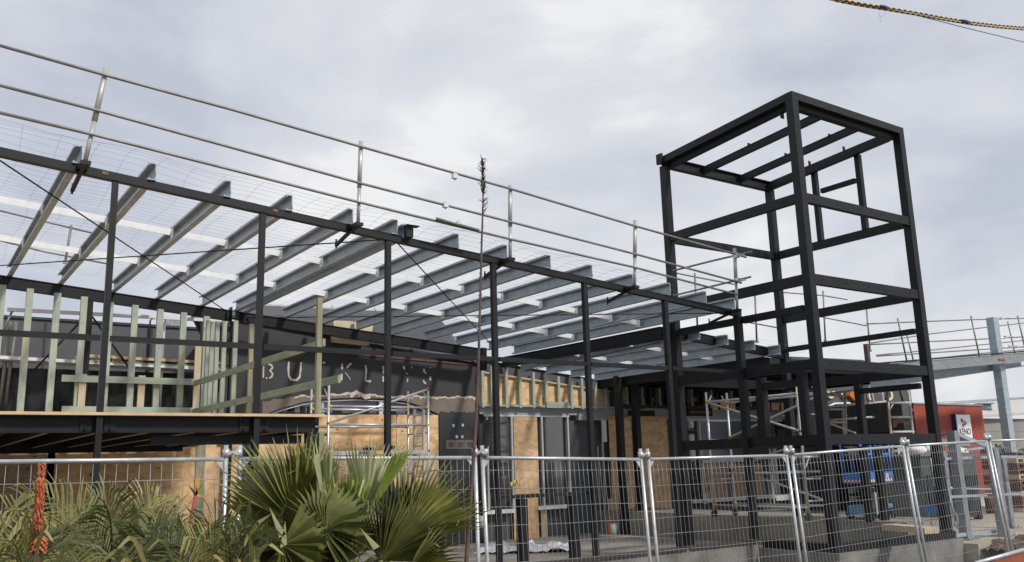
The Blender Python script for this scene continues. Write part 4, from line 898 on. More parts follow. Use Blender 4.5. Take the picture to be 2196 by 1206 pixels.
for (x0, y0, x1, y1) in ((1880,968,1908,985),(1884,1010,1912,1035),(1932,966,1950,985)): m = MB(); m.tube(OY(x0, y0, 11.85), OY(x1, y1, 11.85), .016, 7); m.build('brace', 'roof_pale', f3)
m = MB(); m.bar(OY(1895, 1083, 11.75), OY(1945, 1090, 11.75), .3, .05); m.build('deck_board', 'plywood_old', f3)
# ================================================================== SCISSOR LIFT
lf = thing('scissor_lift', 'small blue scissor lift with hazard stripes parked under the tower', 'scissor lift', (15.1, 10.1, -1.17))
LX, LY, LW, LD = 14.66, 9.95, .92, .42
zb = -1.17
for sx in (0, 1):
    for sy in (0, 1): m = MB(); q = V((LX+.14+sx*(LW-.28), LY+.02+sy*(LD-.04), zb+.09)); m.tube(q, q+V((0, .07*(1 if sy else -1), 0)), .09, 12); m.build('wheel', 'black_rubber', lf)
bx(LX+.02, LX+LW-.02, LY+.04, LY+LD-.04, zb+.07, zb+.25).build('chassis', 'lift_pale_blue', lf)
for k in range(5):
    z = zb+.27+k*.072
    for s in (0, 1): m = MB(); a, b = (LX+.1, LX+LW-.12) if s else (LX+LW-.12, LX+.1); m.bar((a, LY+.08+.3*(k % 2), z), (b, LY+.08+.3*(k % 2), z+.05), .035, .045); m.build('scissor_arm', 'lift_grey', lf)
bx(LX, LX+LW, LY-.01, LY+LD+.01, zb+.64, zb+.70).build('platform', 'lift_blue', lf)
bx(LX, LX+LW, LY-.02, LY, zb+.66, zb+.84).build('toe_board', 'lift_blue', lf); bx(LX, LX+LW, LY+LD, LY+LD+.02, zb+.66, zb+.84).build('toe_board', 'lift_blue', lf)
bx(LX-.02, LX, LY-.01, LY+LD+.01, zb+.66, zb+.84).build('toe_board', 'lift_blue', lf)
def stripes(x0, x1, y, z0, z1, n, vertical_face='y'):
    m = MB()
    for k in range(n):
        m.m = k % 2; a = x0+(x1-x0)*k/n; b = x0+(x1-x0)*(k+1)/n; o = (x1-x0)/n*.6
        if vertical_face == 'y': m.prism([(a, y, z0), (b, y, z0), (b-o, y, z1), (a-o, y, z1)], (0, .004, 0))
        else: m.prism([(y, a, z0), (y, b, z0), (y, b-o, z1), (y, a-o, z1)], (.004, 0, 0))
    m.build('hazard_stripe', ['sign_white', 'red_plastic'], lf)
stripes(LX+.05, LX+LW, LY-.026, zb+.665, zb+.71, 22); stripes(LX+.05, LX+LW-.02, LY+.034, zb+.11, zb+.16, 18); stripes(LY+.05, LY+LD, LX-.026, zb+.665, zb+.71, 10, 'x')
for x in (LX+.02, LX+.32, LX+.62, LX+LW-.02):
    for y in (LY, LY+LD): m = MB(); m.tube((x, y, zb+.84), (x, y, zb+1.38), .028, 6); m.build('guard_post', 'lift_blue', lf)
for z in (zb+1.38, zb+1.16):
    m = MB(); m.path([(LX+.02, LY, z), (LX+LW-.02, LY, z), (LX+LW-.02, LY+LD, z), (LX+.02, LY+LD, z), (LX+.02, LY, z)], .028, 6); m.build('guard_tube', 'lift_blue', lf)
bx(LX+.40, LX+.50, LY-.03, LY-.01, zb+.7, zb+1.40).build('mast', 'lift_blue', lf); m = MB(); m.bar((LX+.55, LY, zb+.9), (LX+.66, LY, zb+1.44), .02, .05); m.build('mast', 'lift_blue', lf)
bx(LX+.06, LX+.34, LY+.1, LY+.3, zb+1.1, zb+1.32).build('control_box', 'plywood_old', lf); bx(LX+.7, LX+.85, LY+.02, LY+.2, zb+1.2, zb+1.36).build('control_box', 'black_rubber', lf)
text('32', (LX+.72, LY-.027, zb+.73), .1, (math.pi/2, 0, 0), 'sign_white', lf, 'number'); text('3', (LX+.45, LY-.033, zb+.73), .1, (math.pi/2, 0, 0), 'sign_white', lf, 'number')
m = MB(); m.tube((LX+.84, LY-.022, zb+.77), (LX+.84, LY-.028, zb+.77), .035, 12); m.build('badge', 'red_plastic', lf)
bx(LX+.16, LX+.22, LY-.1, LY-.06, zb+.1, zb+.48).build('leg_guard', 'lift_grey', lf)
# timber plank by the lift, blue crate
tag(barm(OZ(1905, 1130, -1.12), OZ(1998, 1138, -1.12)+V((0,0,0)), .25, .09).build('timber_plank', 'pale_board'), 'thick pale timber plank lying on the kerb beside the blue lift', 'plank')
p = OY(2012, 1118, 10.2); m = MB(); m.box(p.x-.12, p.x+.12, 10.1, 10.4, -1.2, -1.05); m.box(p.x-.13, p.x+.13, 10.09, 10.41, -1.07, -1.05); tag(m.build('blue_crate', 'lift_blue'), 'small blue crate under the grey bin', 'crate')
# plastic sheet on slab
m = MB(); q = random.Random(4); nx, ny = 26, 10
a, b, c, d = OZ(1015, 1190, -1.68), OZ(1232, 1185, -1.68), OZ(1215, 1171, -1.68), OZ(1040, 1176, -1.68)
vs = []
for i in range(nx+1):
    for j in range(ny+1):
        u, v = i/nx, j/ny; p = a*(1-u)*(1-v)+b*u*(1-v)+c*u*v+d*(1-u)*v; vs.append(p+V((0, 0, .01+abs(q.gauss(0, .035))+.06*math.sin(u*9)**2*(.3+v))))
m.add(vs, [(i*(ny+1)+j, (i+1)*(ny+1)+j, (i+1)*(ny+1)+j+1, i*(ny+1)+j+1) for i in range(nx) for j in range(ny)], False)
tag(m.build('plastic_sheet', 'plastic_sheet'), 'crumpled white plastic sheet lying on the concrete slab', 'plastic sheet')
# dark parapet building at left beyond
pbld = thing('parapet_building', 'long dark grey parapet building beyond the green studs', 'building', (2, 20.5, -1.68))
a, b = OY(-80, 683, 20), OY(436, 708, 20); bx(a.x, b.x+.4, 20, 22, -1.68, 3.12).build('wall', 'wall_grey', pbld); bx(a.x, b.x+.45, 19.96, 22, 3.12, 3.17).build('capping', 'wall_dark', pbld)
for x in (95, 325): p = OY(x, 740, 19.98); bx(p.x-.02, p.x+.02, 19.985, 19.998, 0, 3.1).build('joint', 'wall_dark', pbld)
m = MB(); p = OY(322, 710, 19.9); m.path([(p.x, 19.95, 1.5), (p.x, 19.95, 3.25), (p.x+.1, 19.95, 3.33), (p.x+.16, 19.95, 3.3)], .02, 6); m.build('conduit', 'cable_black', pbld)
m = MB()
for k, x in enumerate((360, 368, 377, 385)): p = OY(x, 695, 21); m.box(p.x-.04, p.x+.05, 21, 21.2, 3.1, 3.55-.08*(k % 2))
m.build('roof_plant', 'galv_dull', pbld)

# ================================================================== TEMPORARY FENCE
J = [(.12, 6.40), (2.0, 6.35), (3.87, 6.0), (5.746, 6.077), (7.64, 5.927), (9.54, 5.788), (11.45, 5.81), (13.36, 5.75)]
JT = [.112, .098, .066, .018, .022, .092, .135, .15]
lean = .055
flab = ['temporary mesh fence panel behind the orange flower spike', 'temporary mesh fence panel behind the fan palm', 'temporary mesh fence panel in front of the boarded windows', 'temporary mesh fence panel right of the plywood-covered door',
        'temporary mesh fence panel in front of the blue scissor lift', 'temporary mesh fence panel in front of the red building', 'temporary mesh fence panel cut off by the right edge']
for i in range(-1, 7):
    if i < 0: (xa, ya), (xb, yb) = (-1.76, 6.4), J[0]; ta, tb = .08, .075; lab = 'temporary mesh fence panel cut off by the left edge'
    else: (xa, ya), (xb, yb) = J[i], J[i+1]; ta, tb = JT[i], JT[i+1]; lab = flab[i]
    if i < 0: continue
    q = random.Random(20+i); d = V((xb-xa, yb-ya, 0)); L = d.length; d.normalize(); nrm = V((-d.y, d.x, 0))
    t = thing('fence_panel', lab, 'fence', ((xa+xb)/2, (ya+yb)/2, -1.75), 'temporary site fence panels')
    g0 = .045; H = 1.66
    def P(s, z): zz = (ta+(tb-ta)*s/L)-H+z; return V((xa, ya, 0))+d*s+nrm*(lean*(.6+.13*i)*z)+V((0, 0, zz))
    rt = .0165
    hp = H+.085
    for s in (g0, L-g0): m = MB(); m.tube(P(s, -.05), P(s, hp), rt, 10); m.build('upright', 'fence_zinc', t)
    for z in (H-.012, .10): m = MB(); m.tube(P(g0+rt, z), P(L-g0-rt, z), rt*.92, 10); m.build('cross_tube', 'fence_zinc', t)
    for s in (g0+.02, L-g0-.02):
        m = MB(); sg_ = 1 if s < L/2 else -1; m.prism([P(s, H-.0), P(s+sg_*.06, H-.012), P(s, H-.09)], nrm*.006); m.build('gusset', 'fence_zinc', t)
    m = MB(); n = 25 if i == 0 else 35; ph = q.uniform(0, 6)
    for k in range(1, n):
        s = g0+(L-2*g0)*k/n; pts = []
        for j in range(9):
            z = .10+(H-.11)*j/8; wob = .005*math.sin(j*1.4+k*.55+ph)*math.sin(math.pi*j/8)+q.uniform(-.0015, .0015); pts.append(P(s+wob, z)+nrm*(.008*math.sin(j*.9+k*.05+ph)))
        m.path(pts, .0021, 4)
    nh = 8 if i == 0 else 11
    for k in range(1, nh):
        z = .10+(H-.11)*k/(nh-.3); pts = []
        for j in range(13): s = g0+(L-2*g0)*j/12; pts.append(P(s, z+.003*math.sin(j*.8+k*.2+ph)*(1 if 0 < j < 12 else 0))+nrm*(.004+.008*math.sin(k*.1+j*.4+ph)))
        m.path(pts, .0022, 4)
    m.build('wire_mesh', 'wire_zinc', t)
    # clamp at right end
    m = MB(); zc = H+.03; a = P(L-g0, zc); b = P(L+g0, zc); m.bar(a, b, .05, .026); m.tube(a-V((0,0,.028)), a+V((0,0,.028)), .026, 10); m.tube(b-V((0,0,.028)), b+V((0,0,.028)), .026, 10); m.tube((a+b)/2-nrm*.06, (a+b)/2+nrm*.04, .012, 6); m.build('clamp', 'fence_zinc', t)
    # block foot
    m = MB(); a = P(L, -.0); m.box(a.x-.1, a.x+.1, a.y-.3, a.y+.3, -1.8, -1.68); m.build('foot_block', 'concrete', t)
# hazard tape scrap
p0 = OD(1096, 1040, 7.35); m = MB(); q = random.Random(3)
u, v = ray(1110, 1030), None
pts = [(1094, 1036), (1098, 1046), (1101, 1033), (1105, 1041), (1107, 1029), (1110, 1034), (1115, 1026)]
for k in range(len(pts)-2):
    m.m = k % 2; m.prism([OY(*pts[k], 5.93), OY(*pts[k+1], 5.94), OY(*pts[k+2], 5.93)], (0, .003, 0))
tag(m.build('hazard_tape', ['tape_yellow', 'cable_black']), 'scrap of yellow and black tape caught on the fence wire', 'tape')
# site barrier corner at bottom right
m = MB(); a, b = OY(2090, 1209, 4.7), OY(2230, 1170, 4.7); m.tube(a, b, .02, 8); m.m = 1; m.prism([a-V((0,0,.03)), b-V((0,0,.03)), b-V((0,0,.45)), a-V((0,0,.45))], (0, .02, 0))
tag(m.build('barrier', ['fence_zinc', 'barrier_red']), 'corner of an orange barrier with a pale top tube at the bottom right', 'barrier')

# ================================================================== OVERHEAD CABLES
cb = thing('cable_cover', 'yellow and black striped covers on the overhead service cable', 'cable', OY(1990, 38, 8))
def sag(pts, Y, n=60):
    P = [OY(x, y, Y) for x, y in pts]; out = []
    for a, b in zip(P[:-1], P[1:]):
        k = max(2, int(n*(b-a).length/sum((P[i+1]-P[i]).length for i in range(len(P)-1)))); out += [a+(b-a)*(j/k) for j in range(k)]
    return out+[P[-1]]
line1 = [(1700,-26),(1797,1),(1850,11),(1900,19),(1960,29),(2020,40),(2080,50),(2140,57),(2250,66)]
for off in (0, 5.0):
    P = sag([(x, y+off-2.5) for x, y in line1], 8.0+off*.006, 104); m = MB()
    for k in range(len(P)-1): m.m = (k+(1 if off else 0)) % 2; m.tube(P[k], P[k+1], .0165+.0015*(m.m), 7)
    m.build('striped_sleeve', ['yellow', 'cable_black'], cb)
for x, y in ((1897, 15), (2072, 46)): p, q = OY(x-10, y-2, 7.98), OY(x+10, y+3, 7.98); m = MB(); m.path([p, p+(q-p)*.3, p+(q-p)*.6, q], .03, 8, rs=[.018, .034, .028, .02]); m.build('tape_joint', 'sign_blue', cb)
m = MB(); m.path([OY(1888, 20, 7.97), OY(1885, 30, 7.97), OY(1889, 38, 7.97), OY(1897, 32, 7.97), OY(1899, 24, 7.97)], .002, 4); m.path([OY(1886, 36, 7.97), OY(1890, 49, 7.97)], .002, 4); m.build('cable_tie', 'cable_black', cb)
m = MB(); m.path([OY(x, y, 8.1) for x, y in ((1700,-30),(1797,2),(1880,16),(1935,26),(2000,42),(2070,60),(2140,77),(2250,104))], .0075, 6)
tag(m.build('overhead_wire', 'cable_black'), 'thin black wire below the striped cable covers', 'wire')

# ================================================================== PLANTS
def jit(q, s): return V((q.uniform(-s, s), q.uniform(-s, s), q.uniform(-s, s)))
def fan_leaf(parent, base, tips, mt, root, seed, split=.58, threads=8, fold=.03, nm='fan_leaf', zoff=0):
    """plicate fan: hub base, list of tip points in order; blades joined to `split` of their length"""
    q = random.Random(seed); b = V(base); m = MB(); n = len(tips)
    nrm = (V(tips[0])-b).cross(V(tips[-1])-b)
    if nrm.length < 1e-6: nrm = V((0, -1, 0))
    nrm.normalize()
    if nrm.y > 0: nrm = -nrm
    for i, t in enumerate(tips):
        t = V(t); d = t-b; L = d.length
        a = (V(tips[i-1]) if i else t+(t-V(tips[1])))-b; c = (V(tips[i+1]) if i < n-1 else t+(t-V(tips[i-1])))-b
        sp = split*q.uniform(.93, 1.07)
        def mid(e, k): v = d.normalized()+e.normalized(); return b+v.normalized()*((L+e.length)/2*k)
        for e in (a, c):
            k1 = sp; w1 = b+d*k1+nrm*fold; v1 = mid(e, k1)-nrm*fold
            r0 = b+d*.03
            sag_ = V((0, 0, -L*.05*q.random()))
            m1 = b+d*.78+nrm*fold*.3+sag_*.3; v2 = b+d*.78+(v1-(b+d*k1))*.38
            m.add([r0, v1, w1], [(0, 1, 2)]); m.add([w1, v1, v2, m1], [(0, 1, 2, 3)]); m.add([m1, v2, t+sag_], [(0, 1, 2)])
    o = m.build(nm, mt, parent)
    m = MB(); m.path([root, V(root)+(b-V(root))*.5+V((0, 0, .03)), b], .012, 6, r1=.008); m.build('petiole', mt, o)
    if threads:
        m = MB()
        for _ in range(threads):
            i = q.randrange(n); t = V(tips[i]); s = b+(t-b)*q.uniform(.55, .95); pts = [s]
            dd = jit(q, 1).normalized(); d2 = jit(q, 1).normalized()
            for k in range(7): ang = k*.9; pts.append(pts[-1]+(dd*math.cos(ang)+d2*math.sin(ang)+V((0, 0, -.25)))*.018)
            m.path(pts, .0011, 3)
        m.build('fibres', 'fibre', o)
    return o
def fan_px(parent, hub, r_px, a0, a1, n, Y, mt, root, seed, tipjit=.12, tilt=0.0, **k):
    """hub pixel, radius in photo px, angles (deg, 0 right, 90 up), on a plane at depth Y tilted by `tilt`"""
    q = random.Random(seed); tips = []; b = OY(hub[0], hub[1], Y)
    for i in range(n):
        a = math.radians(a0+(a1-a0)*i/(n-1)); u = (i/(n-1)-.5)*2
        rr = r_px*(1-.05*abs(u)**2)*q.uniform(1-tipjit, 1+tipjit*.5)
        tips.append(OY(hub[0]+rr*math.cos(a), hub[1]-rr*math.sin(a), Y+tilt*u+q.uniform(-.04, .04)+.12*math.sin(a)))
    return fan_leaf(parent, b, tips, mt, root, seed, **k)
FP = thing('fan_palm', 'young fan palm with pleated green leaves in front of the fence', 'palm', OZ(700, 1500, -1.75))
root = OY(705, 1330, 4.1)
fan_px(FP, (641, 1130), 215, 64, 154, 31, 4.25, 'fan_green', root, 1, split=.42, tilt=.25)
fan_px(FP, (610, 1150), 190, 80, 150, 18, 4.5, 'fan_green', root, 2, split=.42, tilt=-.2)
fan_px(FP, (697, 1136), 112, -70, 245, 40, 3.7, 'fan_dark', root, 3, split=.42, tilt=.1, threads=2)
fan_px(FP, (703, 1130), 205, 80, 100, 10, 4.0, 'fan_pale', root, 4, split=.72, threads=16, fold=.012)
fan_px(FP, (738, 1180), 176, 68, 108, 26, 3.9, 'fan_bright', root, 5, split=.86, threads=5, fold=.01)
fan_px(FP, (776, 1106), 172, 52, 104, 19, 4.15, 'fan_pale', root, 6, split=.42, threads=9, tilt=-.15, fold=.015)
fan_px(FP, (784, 1112), 222, 56, 67, 7, 4.0, 'fan_bright', root, 7, split=.8, threads=14, fold=.012)
fan_px(FP, (866, 1152), 205, 8, 96, 27, 4.3, 'fan_green', OY(790, 1330, 4.2), 8, split=.42, tilt=.25, threads=3)
fan_px(FP, (852, 1150), 150, 60, 130, 15, 4.5, 'fan_dark', OY(790, 1330, 4.2), 18, split=.42, tilt=.2, threads=2)
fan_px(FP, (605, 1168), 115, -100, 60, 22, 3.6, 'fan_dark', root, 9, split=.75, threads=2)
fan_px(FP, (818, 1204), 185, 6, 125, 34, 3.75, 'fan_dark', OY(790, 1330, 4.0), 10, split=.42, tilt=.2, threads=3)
fan_px(FP, (880, 1215), 130, -10, 60, 14, 3.6, 'fan_green', OY(790, 1330, 4.0), 11, split=.45, threads=3)
fan_px(FP, (672, 1095), 168, 98, 112, 5, 4.2, 'fan_green', root, 12, split=.75, threads=6)
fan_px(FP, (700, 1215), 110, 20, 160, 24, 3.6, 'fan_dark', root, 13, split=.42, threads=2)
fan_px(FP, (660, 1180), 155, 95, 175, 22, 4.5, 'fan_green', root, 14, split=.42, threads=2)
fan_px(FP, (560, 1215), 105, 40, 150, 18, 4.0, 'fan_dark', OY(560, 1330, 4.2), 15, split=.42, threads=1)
fan_px(FP, (770, 1190), 130, 30, 100, 16, 4.4, 'fan_green', root, 16, split=.42, threads=2)
m = MB(); m.path([root-V((0, 0, .6)), root, root+V((0, 0, .08))], .11, 10, rs=[.12, .12, .07]); m.build('trunk', 'stalk_brown', FP)
for hub, tip, s in (((606, 1150), (578, 1088), 1), ((608, 1172), (612, 1118), 2), ((808, 1176), (772, 1132), 3)):
    m = MB(); a, b = OY(*hub, 3.55), OY(*tip, 3.55); sd = V((.014, 0, .006)); m.prism([a-sd, a+sd, b], (0, .006, 0)); m.build('young_blade', 'fan_pale', FP)
# feathery palms at the left
def frond(parent, pts, mt, seed, leaf=.30, dens=25, nm='frond', w_=.0048):
    q = random.Random(seed); m = MB(); P = [V(p) for p in pts]
    C = []
    N = dens
    for k in range(N+1):
        t = k/N*(len(P)-1); i = min(int(t), len(P)-2); f = t-i
        p0 = P[max(i-1, 0)]; p1 = P[i]; p2 = P[i+1]; p3 = P[min(i+2, len(P)-1)]
        C.append(.5*((2*p1)+(p2-p0)*f+(2*p0-5*p1+4*p2-p3)*f*f+(3*p1-p0-3*p2+p3)*f*f*f))
    m.path(C, .006, 4, r1=.002)
    for k in range(2, N):
        t = k/N; d = (C[min(k+1, N)]-C[k-1]).normalized(); sd = d.cross(V((0, -1, .3)))
        if sd.length < .01: sd = V((1, 0, 0))
        sd.normalize(); l = leaf*.86*math.sin(math.pi*(.15+.8*t))**.6*q.uniform(.8, 1.1)
        for s in (-1, 1):
            v = (d*.95+sd*s*.78+jit(q, .09)).normalized(); up = V((0, 0, 1))
            A0 = C[k]; A1 = A0+v*l*.4+up*.015; A2 = A0+v*l*.75-up*.01; A3 = A0+v*l-up*l*q.uniform(.1, .42)
            ww = v.cross(d); ww = (d*.8+jit(q, .3)).normalized()*w_
            m.add([A0-ww*.5, A0+ww*.5, A1+ww, A1-ww, A2+ww*.8, A2-ww*.8, A3], [(0, 1, 2, 3), (3, 2, 4, 5), (5, 4, 6)])
    return m.build(nm, mt, parent)
def fpx(pts, Y, dy): return [OY(x, y+(46+.10*max(0, 1080-y) if k else 0), Y+dy*k) for k, (x, y) in enumerate(pts)]
def palm(lab, root_px, Y, fr, seed, leaf=.26):
    t = thing('feather_palm', lab, 'palm', OY(root_px[0], 1400, Y), 'feathery palms along the fence'); q = random.Random(seed)
    for k, (pts, mt, lf_) in enumerate(fr):
        if k % 3 == 2: continue
        frond(t, fpx([root_px]+pts, Y, q.uniform(-.16, .12)), mt, seed*50+k, leaf*lf_)
    m = MB(); a = OY(*root_px, Y); m.path([a-V((0, 0, .7)), a-V((0,0,.3)), a], .06, 8, r1=.03); m.build('stem', 'stalk_brown', t)
palm('feathery palm with long olive fronds at the far left', (235, 1205), 3.6, [
 ([(180,1120),(110,1060),(10,1040)], 'frond_olive', 1), ([(200,1110),(150,1040),(70,1000)], 'frond_green', 1), ([(210,1120),(190,1060),(140,1030)], 'frond_green', 1),
 ([(150,1150),(80,1120),(-20,1110)], 'frond_olive', 1), ([(240,1120),(235,1060),(220,1020)], 'frond_dark', .9), ([(265,1120),(290,1070),(330,1050)], 'frond_green', 1),
 ([(180,1170),(100,1160),(20,1175)], 'frond_olive', 1), ([(300,1150),(350,1120),(400,1130)], 'frond_dark', 1), ([(205,1140),(130,1090),(60,1075)], 'frond_olive', 1.1)], 1)
palm('darker feathery palm in the middle of the left clump', (390, 1210), 3.9, [
 ([(340,1130),(290,1080),(220,1070)], 'frond_green', 1), ([(375,1120),(350,1060),(300,1030)], 'frond_green', 1), ([(400,1120),(400,1060),(415,1020)], 'frond_dark', 1),
 ([(430,1130),(460,1080),(510,1060)], 'frond_green', 1), ([(450,1150),(510,1120),(560,1130)], 'frond_dark', 1), ([(320,1160),(260,1140),(200,1150)], 'frond_olive', 1),
 ([(420,1160),(480,1150),(540,1180)], 'frond_olive', 1), ([(380,1140),(340,1100),(260,1100)], 'frond_dark', 1), ([(415,1140),(445,1100),(470,1090)], 'frond_olive', .9)], 2)
palm('low feathery palm with drooping leaves at the bottom left corner', (60, 1230), 3.3, [
 ([(50,1170),(30,1120),(-20,1110)], 'frond_green', 1), ([(80,1170),(110,1130),(160,1130)], 'frond_dark', 1), ([(30,1200),(-10,1180),(-50,1190)], 'frond_olive', 1),
 ([(100,1190),(150,1170),(200,1190)], 'frond_green', 1), ([(60,1170),(70,1130),(90,1100)], 'frond_dark', 1)], 3, .22)
palm('feathery palm spilling towards the fan palm', (500, 1225), 3.5, [
 ([(480,1160),(450,1120),(400,1105)], 'frond_olive', 1), ([(510,1160),(530,1120),(560,1090)], 'frond_green', 1), ([(530,1180),(570,1160),(610,1180)], 'frond_olive', 1),
 ([(460,1190),(410,1180),(360,1200)], 'frond_dark', 1), ([(495,1170),(490,1120),(470,1080)], 'frond_dark', 1), ([(520,1190),(550,1190),(580,1210)], 'frond_olive', 1)], 4, .22)
palm('bright young feathery palm rising behind the orange spike', (300, 1190), 4.6, [
 ([(270,1100),(230,1040),(190,1020)], 'frond_green', 1), ([(300,1100),(310,1040),(340,1010)], 'frond_olive', 1), ([(330,1110),(370,1060),(420,1040)], 'frond_green', 1),
 ([(250,1120),(190,1080),(130,1065)], 'frond_olive', 1), ([(310,1120),(330,1070),(370,1070)], 'frond_dark', 1), ([(285,1100),(270,1050),(255,1030)], 'frond_dark', 1)], 5)
sl = thing('strap_plant', 'low plant with broad arching yellow-green strap leaves at the bottom left', 'plant', OY(210, 1400, 3.2)); q = random.Random(77)
for k in range(15):
    x0 = q.uniform(-10, 560); dx = q.uniform(-70, 70); Yk = q.uniform(2.9, 3.5); h = q.uniform(40, 110); m = MB(); yb = 1235
    C = [OY(x0+dx*t*1.1, yb-h*math.sin(min(1, t*1.25)*math.pi*.62)*(1.0 if t < .6 else 1.0)+30*t*t, Yk-.25*t) for t in (0, .15, .3, .45, .6, .75, .9, 1)]
    wd = q.uniform(.005, .009); L_ = []
    for i, c in enumerate(C):
        d = (C[min(i+1, 7)]-C[max(i-1, 0)]).normalized(); sdv = d.cross(V((0, -1, .2))).normalized()*wd*(1-abs(i/7-.35)**1.5*1.3 if i < 7 else .05); L_ += [c-sdv, c+sdv]
    m.add(L_, [(2*i, 2*i+1, 2*i+3, 2*i+2) for i in range(7)]); m.build('strap_leaf', q.choice(('frond_olive', 'frond_green', 'frond_olive')), sl)
# broad dark strap leaves and ground cover
m = MB(); q = random.Random(17)
for _ in range(800):
    x = q.uniform(-60, 620 if q.random() < .7 else 900); y = q.uniform(1168, 1260); Y = q.uniform(3.9, 5.0); p = OY(x, y, Y)
    d = V((q.uniform(-.7, .7), q.uniform(-.4, .3), q.uniform(.2, .9))).normalized(); l = q.uniform(.12, .3); sd = d.cross(V((q.uniform(-1,1), q.uniform(-1,1), .2))).normalized()*q.uniform(.008, .02)
    m.m = q.choice((0, 0, 1, 2)); m.add([p-sd*.5, p+sd*.5, p+d*l*.5+sd, p+d*l*.5-sd, p+d*l-V((0,0,l*.25))], [(0, 1, 2, 3), (3, 2, 4)])
tag(m.build('undergrowth', ['frond_dark', 'fan_dark', 'frond_green']), 'dense dark undergrowth filling the planting bed', 'undergrowth', kind='stuff')
# orange flower spike
pk = thing('aloe_flower', 'orange flower spike standing before the fence at the left', 'flower', OY(85, 1400, 4.0))
q = random.Random(9); A0, A1 = OY(80, 1135, 3.2), OY(90, 995, 3.2)
m = MB(); m.path([OY(78, 1400, 3.2), A0, A1], .012, 7, r1=.006); m.build('stem', 'stalk_brown', pk)
m = MB()
for k in range(360):
    t = k/360; p = A0+(A1-A0)*t; a = k*2.4+q.uniform(-.3, .3); rad = .012*(1-.45*t); o = V((math.cos(a), math.sin(a), 0)); l = .024*(1-.4*t)
    s0 = p+o*.008; s1 = p+o*(rad*q.uniform(.7, 1.3)+.004)+V((0, 0, -l*(.9 if t < .8 else -.2))); m.path([s0, s1], .0026, 4, r1=.0018)
m.build('florets', 'poker_orange', pk)
m = MB()
for k in range(40): a = k*2.4; p = OY(82, 1146, 3.2)+V((0, 0, -.001*k)); o = V((math.cos(a), math.sin(a), 0)); m.path([p, p+o*.028+V((0, 0, -.02))], .0035, 4)
m.build('spent_florets', 'poker_orange', pk)
# bird-of-paradise like flower
bf = thing('bird_flower', 'small orange and red beaked flower in the middle of the palms', 'flower', OY(415, 1300, 4.7))
m = MB(); m.path([OY(400, 1200, 4.7), OY(410, 1110, 4.7), OY(420, 1065, 4.7)], .009, 6); m.build('stem', 'beak_red', bf)
for tip, mt in (((424,1002),'beak_flower'), ((432,1006),'beak_flower'), ((419,1020),'beak_flower'), ((404,1040),'stalk_dark'), ((437,1030),'frond_green'), ((448,1068),'beak_flower'), ((400,1085),'beak_red')):
    a, b = OY(421, 1062, 4.7), OY(*tip, 4.7); sd = V((.007, 0, .004)); m = MB(); m.prism([a-sd, a+sd, b], (0, .004, 0)); m.build('petal', mt, bf)
# tall agave stalk
st = thing('flower_stalk', 'very tall bare brown flower stalk with withered tip at mid frame', 'plant stalk', OY(990, 1500, 4.4))
path_ = [(985,1420),(1000,1206),(1010,1060),(1020,920),(1026,780),(1030,640),(1033,520),(1036,430),(1034,340)]
P = [OY(x, y, 4.4) for x, y in path_]; m = MB(); m.path(P, .012, 8, rs=[.014,.0125,.0115,.010,.0085,.0072,.0062,.005,.002]); m.build('stalk', 'stalk_brown', st)
m = MB(); q = random.Random(6)
for k in range(150):
    t = q.random()**1.0; yy_ = 345+t*(1150-345); i = 0
    for i in range(len(path_)-1):
        if path_[i+1][1] <= yy_ <= path_[i][1]: break
    f = (path_[i][1]-yy_)/(path_[i][1]-path_[i+1][1]); c = P[i]+(P[i+1]-P[i])*f; o = V((q.uniform(-1,1), q.uniform(-1,1), 0)).normalized()
    big = (yy_ < 480 and q.random() < .9); l = .034 if big else .014; m.path([c, c+o*l*.6+V((0,0,l*.6)), c+o*l+V((0,0,l*(.1 if q.random() < .5 else 1.0)))], .0035 if big else .0022, 4, r1=.001)
for y0 in (352, 362, 372, 385, 395, 405, 412):
    for _ in range(7):
        c = OY(1036+q.uniform(-1, 1), y0+q.uniform(-4, 4), 4.4); o = V((q.uniform(-1,1), q.uniform(-1,1), 0)).normalized(); l = q.uniform(.012, .03); m.path([c-V((0,0,.012)), c+o*.008, c+o*l*.7+V((0,0,l))], .0045, 4, r1=.001)
m.build('bracts', 'stalk_dark', st)
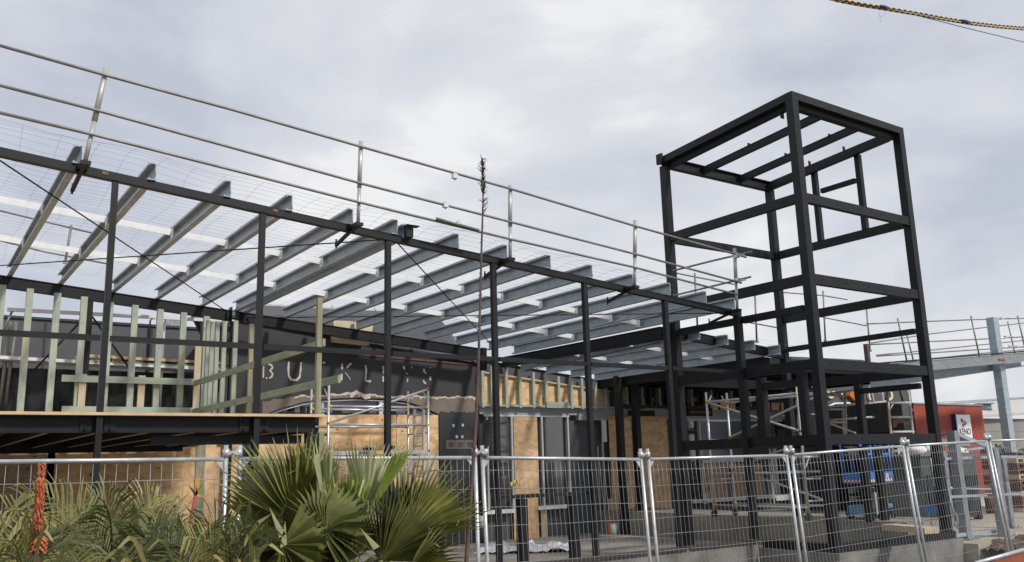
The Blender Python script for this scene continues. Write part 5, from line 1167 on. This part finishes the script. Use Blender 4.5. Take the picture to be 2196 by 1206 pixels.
# ================================================================== CAMERA, LIGHT, SKY
cam = bpy.data.cameras.new('camera'); co = bpy.data.objects.new('camera', cam); col.objects.link(co)
co.location = (0, 0, Z0*S); co.rotation_euler = Matrix((R_, U_, -D_)).transposed().to_euler()
cam.sensor_width = 36; cam.lens = F/2196*36; cam.clip_start = .05; cam.clip_end = 2000
scene.camera = co
sd = V((.30, -1.0, .90)).normalized()
sun = bpy.data.lights.new('sun', 'SUN'); so = bpy.data.objects.new('sun', sun); col.objects.link(so)
so.rotation_euler = sd.to_track_quat('Z', 'Y').to_euler(); sun.energy = 2.8; sun.angle = math.radians(5); sun.color = (1, .955, .89)
w = bpy.data.worlds.new('World'); scene.world = w; w.use_nodes = True; nt = w.node_tree
for n_ in list(nt.nodes): nt.nodes.remove(n_)
out = nt.nodes.new('ShaderNodeOutputWorld'); mixs = nt.nodes.new('ShaderNodeMixShader')
sky = nt.nodes.new('ShaderNodeTexSky'); sky.sky_type = 'NISHITA'; sky.sun_disc = False
sky.sun_elevation = math.asin(sd.z); sky.sun_rotation = math.atan2(sd.x, sd.y)
b1 = nt.nodes.new('ShaderNodeBackground'); b1.inputs['Strength'].default_value = .1; nt.links.new(sky.outputs[0], b1.inputs['Color'])
b2 = nt.nodes.new('ShaderNodeBackground'); b2.inputs['Strength'].default_value = 1.06
tc = nt.nodes.new('ShaderNodeTexCoord'); mp = nt.nodes.new('ShaderNodeMapping'); mp.inputs['Scale'].default_value = (1, 1, 2.2); mp.inputs['Location'].default_value = (.75, .9, .4)
nt.links.new(tc.outputs['Generated'], mp.inputs['Vector'])
n1 = nt.nodes.new('ShaderNodeTexNoise'); n1.inputs['Scale'].default_value = 2.9; n1.inputs['Detail'].default_value = 7; n1.inputs['Roughness'].default_value = .53; n1.inputs['Distortion'].default_value = .25
nt.links.new(mp.outputs['Vector'], n1.inputs['Vector'])
cr = nt.nodes.new('ShaderNodeValToRGB'); e = cr.color_ramp.elements
e[0].position = .34; e[0].color = (.52, .555, .64, 1); e[1].position = .63; e[1].color = (.86, .865, .875, 1)
x = e.new(.45); x.color = (.63, .655, .72, 1); x = e.new(.56); x.color = (.73, .745, .78, 1)
nt.links.new(n1.outputs['Fac'], cr.inputs['Fac']); nt.links.new(cr.outputs['Color'], b2.inputs['Color'])
mixs.inputs['Fac'].default_value = .93
nt.links.new(b1.outputs[0], mixs.inputs[1]); nt.links.new(b2.outputs[0], mixs.inputs[2]); nt.links.new(mixs.outputs[0], out.inputs['Surface'])
vs_ = scene.view_settings; vs_.view_transform = 'Standard'; vs_.look = 'None'; vs_.exposure = 0; vs_.gamma = 1; vs_.use_curve_mapping = False
scene.render.engine = 'CYCLES'; scene.cycles.max_bounces = 6; scene.cycles.transparent_max_bounces = 8
